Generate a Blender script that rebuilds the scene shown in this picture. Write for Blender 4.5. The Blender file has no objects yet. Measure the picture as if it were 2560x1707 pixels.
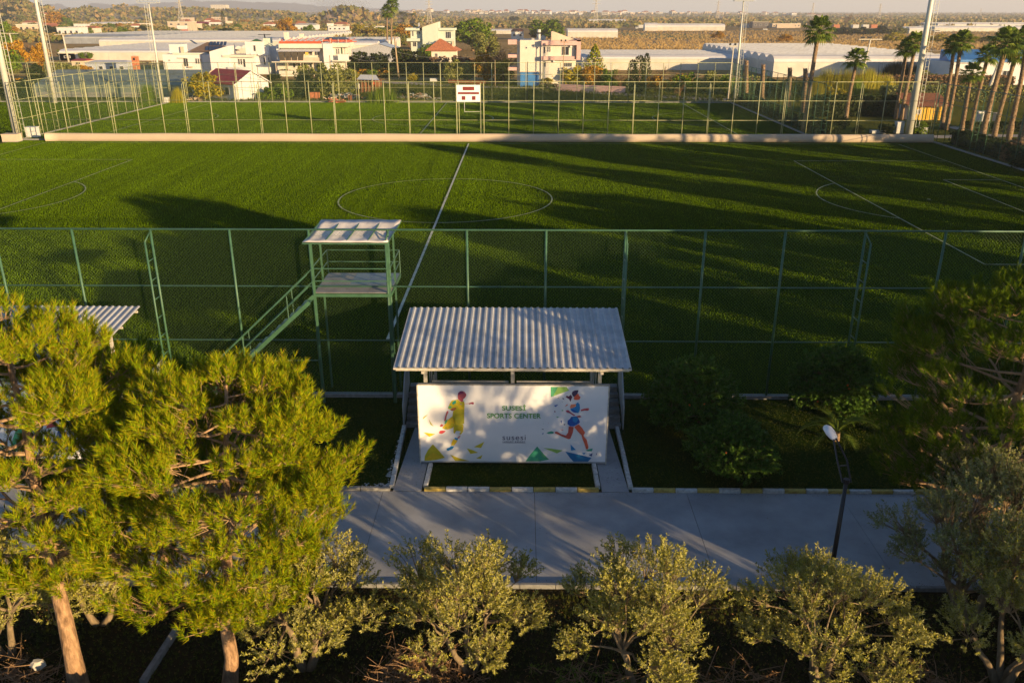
import bpy, math, random
import numpy as np
from mathutils import Vector, Matrix
R = math.radians
SC = bpy.context.scene
COL = SC.collection
random.seed(7)
RNG = np.random.default_rng(7)

# ---------------------------------------------------------------- camera
CAM = Vector((0, 0, 14.9)); PITCH = 21.3; YAW = 0.66; FPX = 2100.0
cd = bpy.data.cameras.new('camera'); cam = bpy.data.objects.new('camera', cd); COL.objects.link(cam)
cam.location = CAM; cam.rotation_euler = (R(90 - PITCH), 0, R(YAW))
cd.sensor_width = 36; cd.lens = FPX / 2560 * 36; cd.clip_start = 0.5; cd.clip_end = 60000
SC.camera = cam
ROT = cam.rotation_euler.to_matrix()

# ---------------------------------------------------------------- light
SUN_EL, SUN_DX, SUN_DY = 8.5, 0.74, -0.67          # direction towards the sun, low behind the camera on the right
HZ_COL = (10.2, 9.5, 8.9)
w = bpy.data.worlds.new('World'); SC.world = w; w.use_nodes = True
nt = w.node_tree; nt.nodes.clear()
wo = nt.nodes.new('ShaderNodeOutputWorld'); bg = nt.nodes.new('ShaderNodeBackground'); sk = nt.nodes.new('ShaderNodeTexSky')
sk.sky_type = 'NISHITA'; sk.sun_disc = False; sk.sun_elevation = R(SUN_EL)
sk.sun_rotation = math.atan2(SUN_DX, SUN_DY)
sk.air_density = 1.0; sk.dust_density = 0.4; sk.ozone_density = 4.0; sk.altitude = 10
bg.inputs[1].default_value = 0.085
# evening haze: the sky pales evenly towards the horizon all the way round
tcw = nt.nodes.new('ShaderNodeTexCoord'); sxyz = nt.nodes.new('ShaderNodeSeparateXYZ'); nt.links.new(tcw.outputs['Generated'], sxyz.inputs[0])
ab = nt.nodes.new('ShaderNodeMath'); ab.operation = 'ABSOLUTE'; nt.links.new(sxyz.outputs[2], ab.inputs[0])
om = nt.nodes.new('ShaderNodeMath'); om.operation = 'SUBTRACT'; om.inputs[0].default_value = 1.0; nt.links.new(ab.outputs[0], om.inputs[1])
pw = nt.nodes.new('ShaderNodeMath'); pw.operation = 'POWER'; pw.inputs[1].default_value = 13.0; nt.links.new(om.outputs[0], pw.inputs[0])
ad = nt.nodes.new('ShaderNodeVectorMath'); ad.operation = 'SCALE'; ad.inputs[0].default_value = (HZ_COL); nt.links.new(pw.outputs[0], ad.inputs['Scale'])
sm_ = nt.nodes.new('ShaderNodeVectorMath'); sm_.operation = 'ADD'; nt.links.new(sk.outputs[0], sm_.inputs[0]); nt.links.new(ad.outputs[0], sm_.inputs[1])
nt.links.new(sm_.outputs[0], bg.inputs[0]); nt.links.new(bg.outputs[0], wo.inputs[0])
sl = bpy.data.lights.new('sun', 'SUN'); sun = bpy.data.objects.new('sun', sl); COL.objects.link(sun)
sl.energy = 5.0; sl.angle = R(0.5); sl.color = (1.0, 0.70, 0.36)
sdir = Vector((SUN_DX, SUN_DY, math.tan(R(SUN_EL)))).normalized()
sun.rotation_euler = sdir.to_track_quat('Z', 'Y').to_euler(); sun.location = (60, -60, 60)
SC.view_settings.view_transform = 'Standard'; SC.view_settings.look = 'None'
SC.view_settings.exposure = 1.05; SC.view_settings.gamma = 1.0; SC.view_settings.use_curve_mapping = False
SC.render.engine = 'CYCLES'
SC.cycles.max_bounces = 6; SC.cycles.diffuse_bounces = 3; SC.cycles.transparent_max_bounces = 12
SC.cycles.volume_bounces = 0; SC.cycles.transmission_bounces = 3; SC.cycles.glossy_bounces = 2

# ---------------------------------------------------------------- photograph measurements -> metres
def ray(px, py):
    return ROT @ Vector(((px - 1280) / FPX, -(py - 853.5) / FPX, -1.0))
def G(px, py, z=0.0):
    d = ray(px, py); t = (z - CAM.z) / d.z; return CAM + d * t
def P(px, py, Y):
    d = ray(px, py); t = (Y - CAM.y) / d.y; return CAM + d * t
def mpp(Y, z=3.0):                                  # metres in one source pixel at depth Y
    return (Y * math.cos(R(PITCH)) + (CAM.z - z) * math.sin(R(PITCH))) / FPX
def gpx(X, Y, Z=0.0):
    v = ROT.transposed() @ (Vector((X, Y, Z)) - CAM); return 1280 - v.x / v.z * FPX, 853.5 + v.y / v.z * FPX

# ---------------------------------------------------------------- materials
MATS = {}
def node(nt, t, **k):
    n = nt.nodes.new(t)
    for a, b in k.items(): setattr(n, a, b)
    return n
def pm(name, c, rough=0.7, metal=0.0, var=0.25, scale=3.0, bump=0.0, bscale=None, c2=None, stretch=None, spec=0.4, coords='Object', detail=6, sheen=0):
    if name in MATS: return MATS[name]
    m = bpy.data.materials.new(name); m.use_nodes = True; nt = m.node_tree
    b = nt.nodes['Principled BSDF']; b.inputs['Roughness'].default_value = rough; b.inputs['Metallic'].default_value = metal
    b.inputs['Specular IOR Level'].default_value = spec
    if sheen: b.inputs['Sheen Weight'].default_value = sheen
    tc = node(nt, 'ShaderNodeTexCoord'); mp = node(nt, 'ShaderNodeMapping')
    if stretch: mp.inputs['Scale'].default_value = stretch
    nt.links.new(tc.outputs[coords], mp.inputs[0])
    ns = node(nt, 'ShaderNodeTexNoise'); ns.inputs['Scale'].default_value = scale; ns.inputs['Detail'].default_value = detail; ns.inputs['Roughness'].default_value = 0.6
    nt.links.new(mp.outputs[0], ns.inputs['Vector'])
    cr = node(nt, 'ShaderNodeValToRGB'); cr.color_ramp.elements[0].position = 0.32; cr.color_ramp.elements[1].position = 0.68
    a = tuple(x * (1 - var) for x in c); z = c2 or tuple(min(1, x * (1 + var)) for x in c)
    cr.color_ramp.elements[0].color = (*a, 1); cr.color_ramp.elements[1].color = (*z, 1)
    nt.links.new(ns.outputs[0], cr.inputs[0]); nt.links.new(cr.outputs[0], b.inputs['Base Color'])
    if bump:
        bn = node(nt, 'ShaderNodeBump'); bn.inputs['Strength'].default_value = 1.0; bn.inputs['Distance'].default_value = bump
        n2 = node(nt, 'ShaderNodeTexNoise'); n2.inputs['Scale'].default_value = bscale or scale * 6; n2.inputs['Detail'].default_value = 4
        nt.links.new(mp.outputs[0], n2.inputs['Vector']); nt.links.new(n2.outputs[0], bn.inputs['Height'])
        nt.links.new(bn.outputs[0], b.inputs['Normal'])
    MATS[name] = m; return m
def leafmat(name, cols, trans=0.35, rough=0.55, back=None, spec=0.12):
    if name in MATS: return MATS[name]
    m = bpy.data.materials.new(name); m.use_nodes = True; nt = m.node_tree
    b = nt.nodes['Principled BSDF']; b.inputs['Roughness'].default_value = rough; b.inputs['Specular IOR Level'].default_value = spec; b.inputs['IOR'].default_value = 1.3
    out = nt.nodes['Material Output']
    ge = node(nt, 'ShaderNodeNewGeometry'); cr = node(nt, 'ShaderNodeValToRGB'); cr.color_ramp.interpolation = 'LINEAR'
    els = cr.color_ramp.elements
    while len(els) < len(cols): els.new(0.5)
    for i, c in enumerate(cols): els[i].position = i / max(1, len(cols) - 1); els[i].color = (*c, 1)
    nt.links.new(ge.outputs['Random Per Island'], cr.inputs[0])
    src = cr.outputs[0]
    if back:
        mx = node(nt, 'ShaderNodeMixRGB'); nt.links.new(ge.outputs['Backfacing'], mx.inputs[0]); nt.links.new(src, mx.inputs[1]); mx.inputs[2].default_value = (*back, 1); src = mx.outputs[0]
    nt.links.new(src, b.inputs['Base Color'])
    tr = node(nt, 'ShaderNodeBsdfTranslucent'); nt.links.new(src, tr.inputs[0])
    ms = node(nt, 'ShaderNodeMixShader'); ms.inputs[0].default_value = trans
    nt.links.new(b.outputs[0], ms.inputs[1]); nt.links.new(tr.outputs[0], ms.inputs[2]); nt.links.new(ms.outputs[0], out.inputs[0])
    MATS[name] = m; return m
GRN = pm('green_paint', (0.045, 0.115, 0.065), 0.45, 0, 0.2, 4)
GRN2 = pm('pale_green_paint', (0.30, 0.36, 0.20), 0.5, 0, 0.35, 1.5, c2=(0.42, 0.40, 0.20))
WIRE = pm('wire', (0.10, 0.17, 0.07), 0.5)
GALV = pm('galvanised', (0.42, 0.43, 0.44), 0.5, 0.2, 0.22, 1.6, spec=0.5)
BEIGE_ST = pm('beige_steel', (0.45, 0.42, 0.36), 0.55, 0, 0.25, 8)
CONC = pm('concrete', (0.32, 0.325, 0.33), 0.85, 0, 0.26, 0.45, 0.004, 60, detail=10)
CONC2 = pm('kerb_concrete', (0.22, 0.22, 0.21), 0.9, 0, 0.25, 8, 0.006, 40)
WHITEK = pm('white_kerb_paint', (0.50, 0.50, 0.48), 0.8, 0, 0.3, 7, 0.006, 40)
YELK = pm('yellow_kerb_paint', (0.42, 0.32, 0.08), 0.8, 0, 0.35, 7, 0.006, 40)
BOARD = pm('white_board', (0.80, 0.80, 0.82), 0.6, 0, 0.02, 2)
CABW = pm('white_cabinet', (0.62, 0.62, 0.60), 0.6, 0, 0.08, 2)
BLACKM = pm('dark_metal', (0.012, 0.013, 0.016), 0.35, 0, 0.3, 5)
BARK = pm('pine_bark', (0.30, 0.17, 0.085), 0.95, 0, 0.55, 9, 0.05, 14, stretch=(1, 1, 0.35), c2=(0.42, 0.26, 0.14))
TWIG = pm('twig_bark', (0.34, 0.22, 0.12), 0.9, 0, 0.3, 12)
OBARK = pm('olive_bark', (0.19, 0.14, 0.08), 0.95, 0, 0.35, 12, 0.02, 20, stretch=(1, 1, 0.3))
DRYB = pm('dry_branch', (0.26, 0.16, 0.085), 0.95, 0, 0.35, 12)
GLASS = pm('window_glass', (0.03, 0.035, 0.045), 0.12, 0, 0.1, 2, spec=0.6)
FRAMEW = pm('window_frame', (0.55, 0.53, 0.5), 0.6)
CREAM = pm('cream_render', (0.62, 0.57, 0.48), 0.85, 0, 0.08, 0.5, 0.01, 8)
WHITE = pm('white_render', (0.64, 0.63, 0.62), 0.85, 0, 0.07, 0.4, 0.01, 8)
PINK = pm('pink_paint', (0.56, 0.36, 0.33), 0.8, 0, 0.1, 1)
PALEG = pm('pale_green_render', (0.50, 0.56, 0.48), 0.85, 0, 0.07, 0.5)
TAN = pm('tan_render', (0.55, 0.44, 0.33), 0.9, 0, 0.12, 0.6)
REDROOF = pm('red_roof', (0.34, 0.035, 0.03), 0.6, 0, 0.15, 1)
TERRA = pm('terracotta', (0.42, 0.15, 0.07), 0.85, 0, 0.35, 2.5, 0.03, 6)
REDST = pm('red_steel', (0.50, 0.09, 0.03), 0.6)
BROWNR = pm('brown_roof', (0.16, 0.11, 0.08), 0.8, 0, 0.25, 2)
SOLAR = pm('solar_glass', (0.03, 0.05, 0.10), 0.15, 0, 0.1, 2, spec=0.7)
BLUEP = pm('blue_paint', (0.04, 0.17, 0.42), 0.55, 0, 0.15, 1)
YELP = pm('yellow_paint', (0.60, 0.36, 0.02), 0.6, 0, 0.12, 1)
RUST = pm('rust', (0.22, 0.08, 0.035), 0.9, 0, 0.4, 3)
FILM = pm('greenhouse_film', (0.62, 0.60, 0.58), 0.5, 0, 0.08, 0.15, 0.02, 1.0, spec=0.5)
FILM2 = pm('greenhouse_film_side', (0.54, 0.51, 0.44), 0.5, 0, 0.12, 0.3)
FILMG = pm('grey_greenhouse_film', (0.24, 0.26, 0.29), 0.4, 0, 0.2, 0.2)
FILMB = pm('blue_grey_film', (0.15, 0.18, 0.17), 0.6, 0, 0.25, 0.25)
POLEM = pm('galvanised_pole', (0.50, 0.50, 0.44), 0.5, 0.1, 0.08, 0.8)
WOODP = pm('pole_wood', (0.34, 0.25, 0.15), 0.9, 0, 0.3, 3)
SOIL = pm('soil', (0.12, 0.075, 0.045), 1.0, 0, 0.4, 3, 0.05, 12)
TARP = pm('beige_tarpaulin', (0.46, 0.37, 0.27), 0.6, 0, 0.06, 0.3, 0.01, 1.5)
LINE = pm('line_paint', (0.25, 0.29, 0.15), 0.9, 0, 0.5, 1.5)
def grassmat(name, lo, hi, mow=None, bump=0.05, bs=25, patch=0.06, trans=0.25):
    m = bpy.data.materials.new(name); m.use_nodes = True; nt = m.node_tree; L = nt.links
    b = nt.nodes['Principled BSDF']; b.inputs['Roughness'].default_value = 0.8; b.inputs['Specular IOR Level'].default_value = 0.15
    tc = node(nt, 'ShaderNodeTexCoord')
    n1 = node(nt, 'ShaderNodeTexNoise'); n1.inputs['Scale'].default_value = patch; n1.inputs['Detail'].default_value = 8; L.new(tc.outputs['Object'], n1.inputs[0])
    n2 = node(nt, 'ShaderNodeTexNoise'); n2.inputs['Scale'].default_value = 3.5; n2.inputs['Detail'].default_value = 8; n2.inputs['Roughness'].default_value = .75; L.new(tc.outputs['Object'], n2.inputs[0])
    ad = node(nt, 'ShaderNodeMath', operation='ADD'); L.new(n1.outputs[0], ad.inputs[0]); L.new(n2.outputs[0], ad.inputs[1])
    last = ad.outputs[0]
    if mow:
        for (rot, sc, amt) in mow:
            mp = node(nt, 'ShaderNodeMapping'); mp.inputs['Rotation'].default_value = (0, 0, R(rot)); mp.inputs['Scale'].default_value = (sc, 0.02, 1); L.new(tc.outputs['Object'], mp.inputs[0])
            n3 = node(nt, 'ShaderNodeTexNoise'); n3.inputs['Scale'].default_value = 1; n3.inputs['Detail'].default_value = 3; L.new(mp.outputs[0], n3.inputs[0])
            mu = node(nt, 'ShaderNodeMath', operation='MULTIPLY_ADD'); mu.inputs[1].default_value = amt; L.new(n3.outputs[0], mu.inputs[0]); L.new(last, mu.inputs[2])
            sb = node(nt, 'ShaderNodeMath', operation='SUBTRACT'); sb.inputs[1].default_value = amt * .5; L.new(mu.outputs[0], sb.inputs[0]); last = sb.outputs[0]
    cr = node(nt, 'ShaderNodeValToRGB'); cr.color_ramp.elements[0].position = .36; cr.color_ramp.elements[1].position = .64
    cr.color_ramp.elements[0].color = (*lo, 1); cr.color_ramp.elements[1].color = (*hi, 1)
    hf = node(nt, 'ShaderNodeMath', operation='MULTIPLY'); hf.inputs[1].default_value = .5; L.new(last, hf.inputs[0]); L.new(hf.outputs[0], cr.inputs[0]); L.new(cr.outputs[0], b.inputs['Base Color'])
    bn = node(nt, 'ShaderNodeBump'); bn.inputs['Strength'].default_value = 1; bn.inputs['Distance'].default_value = bump
    n4 = node(nt, 'ShaderNodeTexNoise'); n4.inputs['Scale'].default_value = bs; n4.inputs['Detail'].default_value = 3; L.new(tc.outputs['Object'], n4.inputs[0])
    L.new(n4.outputs[0], bn.inputs['Height']); L.new(bn.outputs[0], b.inputs['Normal'])
    b.inputs['Specular IOR Level'].default_value = 0.0; b.inputs['IOR'].default_value = 1.02
    MATS[name] = m; return m
PITCHM = grassmat('pitch_grass', (0.015, 0.040, 0.001), (0.028, 0.055, 0.0015), [(38, 1.1, .5), (-4, 0.5, .35)], bump=0.16, bs=14)
LAWN = grassmat('lawn_grass', (0.014, 0.030, 0.004), (0.034, 0.055, 0.008), None, bump=0.10, bs=12, patch=.4)
DIRT = grassmat('garden_dirt', (0.014, 0.016, 0.006), (0.045, 0.034, 0.016), None, bump=0.12, bs=8, patch=.5)
VERGE = grassmat('verge_grass', (0.04, 0.07, 0.010), (0.17, 0.15, 0.03), None, bump=0.3, bs=3, patch=.08)
PLAIN = grassmat('plain_scrub', (0.22, 0.15, 0.06), (0.50, 0.34, 0.15), None, bump=1.2, bs=.5, patch=.008)
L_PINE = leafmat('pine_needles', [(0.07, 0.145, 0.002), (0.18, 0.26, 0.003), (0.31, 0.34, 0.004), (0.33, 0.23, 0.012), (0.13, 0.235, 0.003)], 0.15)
L_PINED = leafmat('shaded_pine_needles', [(0.04, 0.09, 0.004), (0.09, 0.15, 0.006), (0.17, 0.21, 0.008)], 0.25)  # darker copy of the pine needles, shade put into the colour
L_OLIVE = leafmat('olive_leaves', [(0.14, 0.15, 0.02), (0.29, 0.28, 0.035), (0.43, 0.38, 0.055)], 0.12, back=(0.35, 0.33, 0.12))
L_CITR = leafmat('citrus_leaves', [(0.035, 0.085, 0.012), (0.07, 0.14, 0.02), (0.10, 0.18, 0.025)], 0.15, 0.35)
L_GREEN = leafmat('green_leaves', [(0.06, 0.11, 0.012), (0.12, 0.19, 0.016), (0.18, 0.24, 0.02)], 0.15)
L_DARK = leafmat('dark_leaves', [(0.015, 0.028, 0.010), (0.035, 0.05, 0.014), (0.05, 0.065, 0.016)], 0.2)
L_ORANGE = leafmat('orange_leaves', [(0.36, 0.17, 0.02), (0.48, 0.25, 0.025), (0.28, 0.20, 0.02)], 0.15)
L_YELLOW = leafmat('yellow_leaves', [(0.26, 0.24, 0.02), (0.46, 0.34, 0.03), (0.28, 0.30, 0.03)], 0.3)
L_OLBG = leafmat('grey_olive_leaves', [(0.12, 0.14, 0.04), (0.22, 0.23, 0.06), (0.28, 0.28, 0.08)], 0.25)
L_BARE = leafmat('bare_twigs', [(0.13, 0.08, 0.045), (0.22, 0.13, 0.07), (0.28, 0.18, 0.09)], 0.1)
L_REED = leafmat('reed_leaves', [(0.20, 0.24, 0.02), (0.40, 0.36, 0.03), (0.48, 0.38, 0.06)], 0.35)
L_PALM = leafmat('palm_leaves', [(0.04, 0.08, 0.014), (0.11, 0.17, 0.025), (0.20, 0.24, 0.04)], 0.25, 0.4)
PALMT = pm('palm_trunk', (0.20, 0.13, 0.08), 0.95, 0, 0.5, 5, 0.06, 9, stretch=(1, 1, 2.5), c2=(0.36, 0.25, 0.15))

# ---------------------------------------------------------------- object helpers
def tag(o, label=None, cat=None, group=None, kind=None):
    if label: o['label'] = label
    if cat: o['category'] = cat
    if group: o['group'] = group
    if kind: o['kind'] = kind
    return o
def thing(name, label, cat, loc=(0, 0, 0), rz=0, group=None):
    o = bpy.data.objects.new(name, None); COL.objects.link(o); o.location = loc; o.rotation_euler = (0, 0, rz); o.empty_display_size = .3
    return tag(o, label, cat, group)
def link_mesh(name, me, parent=None, loc=None):
    o = bpy.data.objects.new(name, me); COL.objects.link(o)
    if parent is not None: o.parent = parent
    if loc is not None: o.location = loc
    return o
def copy_tree(o, parent=None, label=None, loc=None, rz=None, scale=None):
    kids = list(o.children)
    c = o.copy(); COL.objects.link(c)
    if parent is not None: c.parent = parent
    for k in kids: copy_tree(k, c)
    if label: c['label'] = label
    if loc is not None: c.location = loc
    if rz is not None: c.rotation_euler = (0, 0, rz)
    if scale is not None: c.scale = scale
    return c
class MB:
    def __init__(s): s.v = []; s.f = []; s.m = []; s.mi = 0
    def add(s, vs, fs):
        n = len(s.v); s.v.extend(tuple(v) for v in vs); s.f.extend(tuple(i + n for i in f) for f in fs); s.m.extend([s.mi] * len(fs)); return s
    def box(s, x0, x1, y0, y1, z0, z1):
        if x0 > x1: x0, x1 = x1, x0
        if y0 > y1: y0, y1 = y1, y0
        if z0 > z1: z0, z1 = z1, z0
        return s.add([(x0,y0,z0),(x1,y0,z0),(x1,y1,z0),(x0,y1,z0),(x0,y0,z1),(x1,y0,z1),(x1,y1,z1),(x0,y1,z1)],
                     [(0,3,2,1),(4,5,6,7),(0,1,5,4),(1,2,6,5),(2,3,7,6),(3,0,4,7)])
    def prism(s, pts, off):                       # closed polygon extruded by a vector
        n = len(pts); o = Vector(off); a = [Vector(p) for p in pts]; b = [p + o for p in a]
        return s.add(a + b, [tuple(range(n))[::-1], tuple(range(n, 2*n))] + [(i, (i+1) % n, n + (i+1) % n, n + i) for i in range(n)])
    def tube(s, pts, rad, n=6, cap=True):
        pts = [Vector(p) for p in pts]; k = len(pts)
        if not hasattr(rad, '__len__'): rad = [rad] * k
        vs = []; fs = []; t0 = (pts[1] - pts[0]).normalized()
        ref = Vector((0, 0, 1)) if abs(t0.z) < .9 else Vector((1, 0, 0)); u = t0.cross(ref).normalized()
        for i in range(k):
            t = (pts[min(i+1, k-1)] - pts[max(i-1, 0)])
            t = t.normalized() if t.length > 1e-9 else t0
            u = (u - t * u.dot(t)); u = u.normalized() if u.length > 1e-6 else t.orthogonal().normalized(); v = t.cross(u)
            for j in range(n):
                a = 2 * math.pi * j / n; vs.append(pts[i] + (u * math.cos(a) + v * math.sin(a)) * rad[i])
        for i in range(k - 1):
            for j in range(n):
                fs.append((i*n + j, i*n + (j+1) % n, (i+1)*n + (j+1) % n, (i+1)*n + j))
        if cap: fs.append(tuple(range(n))[::-1]); fs.append(tuple((k-1)*n + j for j in range(n)))
        return s.add(vs, fs)
    def beam(s, p, q, w, h=None):                 # rectangular bar
        h = h or w; p = Vector(p); q = Vector(q); t = (q - p).normalized()
        ref = Vector((0, 0, 1)) if abs(t.z) < .95 else Vector((0, 1, 0)); u = t.cross(ref).normalized() * w / 2; v = t.cross(u).normalized() * h / 2
        vs = [p-u-v, p+u-v, p+u+v, p-u+v, q-u-v, q+u-v, q+u+v, q-u+v]
        return s.add(vs, [(0,1,2,3),(7,6,5,4),(0,4,5,1),(1,5,6,2),(2,6,7,3),(3,7,4,0)])
    def mesh(s, name, mats, smooth=False):
        me = bpy.data.meshes.new(name); me.from_pydata(s.v, [], s.f)
        for m in (mats if isinstance(mats, (list, tuple)) else [mats]): me.materials.append(m)
        if s.mi or any(s.m): me.polygons.foreach_set('material_index', s.m)
        if smooth: me.polygons.foreach_set('use_smooth', [True] * len(s.f))
        me.update(); return me
    def build(s, name, mats, parent=None, loc=None, smooth=False, origin=None):
        if origin is not None:
            o = Vector(origin); s.v = [tuple(Vector(v) - o) for v in s.v]
        return link_mesh(name, s.mesh(name, mats, smooth), parent, loc)
def np_mesh(name, V, F, mat, k):
    me = bpy.data.meshes.new(name); nv = len(V); nf = len(F)
    me.vertices.add(nv); me.vertices.foreach_set('co', np.ascontiguousarray(V, dtype=np.float32).ravel())
    me.loops.add(nf * k); me.loops.foreach_set('vertex_index', np.ascontiguousarray(F, dtype=np.int32).ravel())
    me.polygons.add(nf); me.polygons.foreach_set('loop_start', np.arange(0, nf * k, k, dtype=np.int32)); me.polygons.foreach_set('loop_total', np.full(nf, k, dtype=np.int32))
    me.materials.append(mat); me.update(calc_edges=True); return me
def unit(a): return a / np.maximum(np.linalg.norm(a, axis=-1, keepdims=True), 1e-9)
def rdirs(n, rng=None):
    return unit((rng or RNG).normal(size=(n, 3)))
def needles(tips, dirs, L=0.28, n=80, nl=0.13, w=0.008, spread=0.9):
    N = len(tips); u = RNG.random((N, n, 1)); d = unit(dirs)[:, None, :]
    rad = RNG.normal(size=(N, n, 3)); rad = unit(rad - (rad * d).sum(-1, keepdims=True) * d)
    base = tips[:, None, :] + d * (u - 0.6) * L
    sp = spread * (1.15 - 0.6 * u)
    nd = unit(d + rad * sp + RNG.normal(size=(N, n, 3)) * .1)
    side = unit(np.cross(nd, RNG.normal(size=(N, n, 3)))) * w / 2
    tip = base + nd * nl * (0.75 + .5 * RNG.random((N, n, 1)))
    V = np.stack([base - side, base + side, tip], 2).reshape(-1, 3)
    return V, np.arange(len(V)).reshape(-1, 3)
def leaves(shoot0, dirs, L=0.3, n=30, ll=0.07, lw=0.02, spread=0.9, droop=0.0):
    N = len(shoot0); u = RNG.random((N, n, 1)); d = unit(dirs)[:, None, :]
    rad = RNG.normal(size=(N, n, 3)); rad = unit(rad - (rad * d).sum(-1, keepdims=True) * d)
    b = shoot0[:, None, :] + d * u * L
    nd = unit(d * .8 + rad * spread + np.array([0, 0, -droop]))
    side = unit(np.cross(nd, RNG.normal(size=(N, n, 3)))) * lw / 2
    l = ll * (0.7 + .6 * RNG.random((N, n, 1)))
    V = np.stack([b, b + nd * l * .45 - side, b + nd * l, b + nd * l * .45 + side], 2).reshape(-1, 3)
    return V, np.arange(len(V)).reshape(-1, 4)
def clump_quads(C, size, flat=0.0):
    N = len(C); a = rdirs(N); a[:, 2] *= (1 - flat); a = unit(a); b = unit(np.cross(a, rdirs(N)))
    s = size * (.6 + .8 * RNG.random((N, 1)))
    V = np.stack([C - a*s*.5, C + b*s*.32, C + a*s*.5, C - b*s*.32], 1).reshape(-1, 3)
    return V, np.arange(len(V)).reshape(-1, 4)

# ---------------------------------------------------------------- near trees with real branches
def limb_pts(p0, p1, n, sag, jit):
    p0 = Vector(p0); p1 = Vector(p1); out = []
    for i in range(n + 1):
        t = i / n; p = p0.lerp(p1, t); p.z += sag * math.sin(math.pi * t)
        if 0 < i < n: p += Vector((random.uniform(-jit, jit), random.uniform(-jit, jit), random.uniform(-jit, jit)))
        out.append(p)
    return out
def big_pine(name_label, loc, H, trunk_r, lean, z0, Rmax, n_limb, lobe_r, tips_per, mat, seed, squash=1.0, nn=55, zpeak=0.45, wn=0.0145):
    random.seed(seed); t = thing('pine_tree', name_label, 'tree', loc)
    tb = MB(); top = Vector((lean[0], lean[1], H * 0.93))
    tp = limb_pts((0, 0, -0.1), top, 9, 0, 0.06)
    rad = [trunk_r * (1.25 if i == 0 else 1) * (1 - 0.88 * (i / 9) ** 1.1) + .015 for i in range(10)]
    tb.tube(tp, rad, 12); tb.build('trunk', BARK, t, smooth=True)
    bb = MB(); tips = []; dirs = []
    def tr_at(z):
        for a, b in zip(tp, tp[1:]):
            if a.z <= z <= b.z: return a.lerp(b, (z - a.z) / max(1e-6, b.z - a.z))
        return tp[-1]
    lobes = []
    for i in range(n_limb):
        f = (i + random.random() * .6) / n_limb; z = z0 + (H * .9 - z0) * f; az = i * 2.4 + random.uniform(-.4, .4)
        prof = (math.sin(math.pi * min(1, (f * .82 + .2))) ** .7 if f < zpeak else 1) * (1 if f < zpeak else max(.12, max(0, 1 - ((f - zpeak) / (1.04 - zpeak)) ** 2.3) ** .55))
        r = Rmax * prof * random.uniform(.84, 1.04)
        p0 = tr_at(z); p1 = p0 + Vector((math.cos(az) * r, math.sin(az) * r * squash, r * random.uniform(.18, .5) - .15))
        lp = limb_pts(p0, p1, 5, -r * .06, .07 * r * .3)
        r0 = max(.02, trunk_r * .36 * (1 - f * .7)); bb.tube(lp, [r0 * (1 - .8 * k / 5) + .006 for k in range(6)], 5)
        lobes.append((p1, lobe_r * random.uniform(.75, 1.15), lp[4]))
        if r > 1.1:
            for k, side in ((3, 1), (4, -1), (2, -1), (3, -1)):
                if random.random() < .82:
                    q = lp[k] + Vector((math.cos(az + side * random.uniform(.5, 1.1)), math.sin(az + side * random.uniform(.5, 1.1)) , random.uniform(.25, .7))) * r * random.uniform(.28, .45)
                    bb.tube(limb_pts(lp[k], q, 3, 0, .03), [r0 * .4, r0 * .3, r0 * .2, .006], 4)
                    lobes.append((q, lobe_r * random.uniform(.6, .95), lp[k]))
    lobes.append((tp[-1] + Vector((0, 0, .25)), lobe_r * .9, tp[-1]))
    for c, r, root in lobes:
        m = int(tips_per * (r / lobe_r) ** 2)
        D = rdirs(m); D[:, 2] = np.abs(D[:, 2]) * .9 - .22; D = unit(D)
        pos = np.array(c) + D * r * (.45 + .55 * RNG.random((m, 1))); pos[:, 2] += 0.05
        outw = np.array(c - Vector((tp[5].x, tp[5].y, c.z))); outw = outw / (np.linalg.norm(outw) + .4)
        dd = unit(D * .45 + outw * .3 + np.array([0, 0, 1.0]))
        tips.append(pos); dirs.append(dd)
        for j in range(0, m, 2):
            pj = Vector(pos[j]); mid = Vector(root).lerp(pj, .55); mid.z -= .06
            bb.tube([Vector(c).lerp(Vector(root), .35), mid, pj], [.012, .009, .005], 3, cap=False)
    bb.build('branches', TWIG, t)
    V, F = needles(np.concatenate(tips), np.concatenate(dirs), L=.34, n=nn, nl=.16, w=wn)
    link_mesh('crown', np_mesh('crown', V, F, mat, 3), t)
    return t
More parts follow.
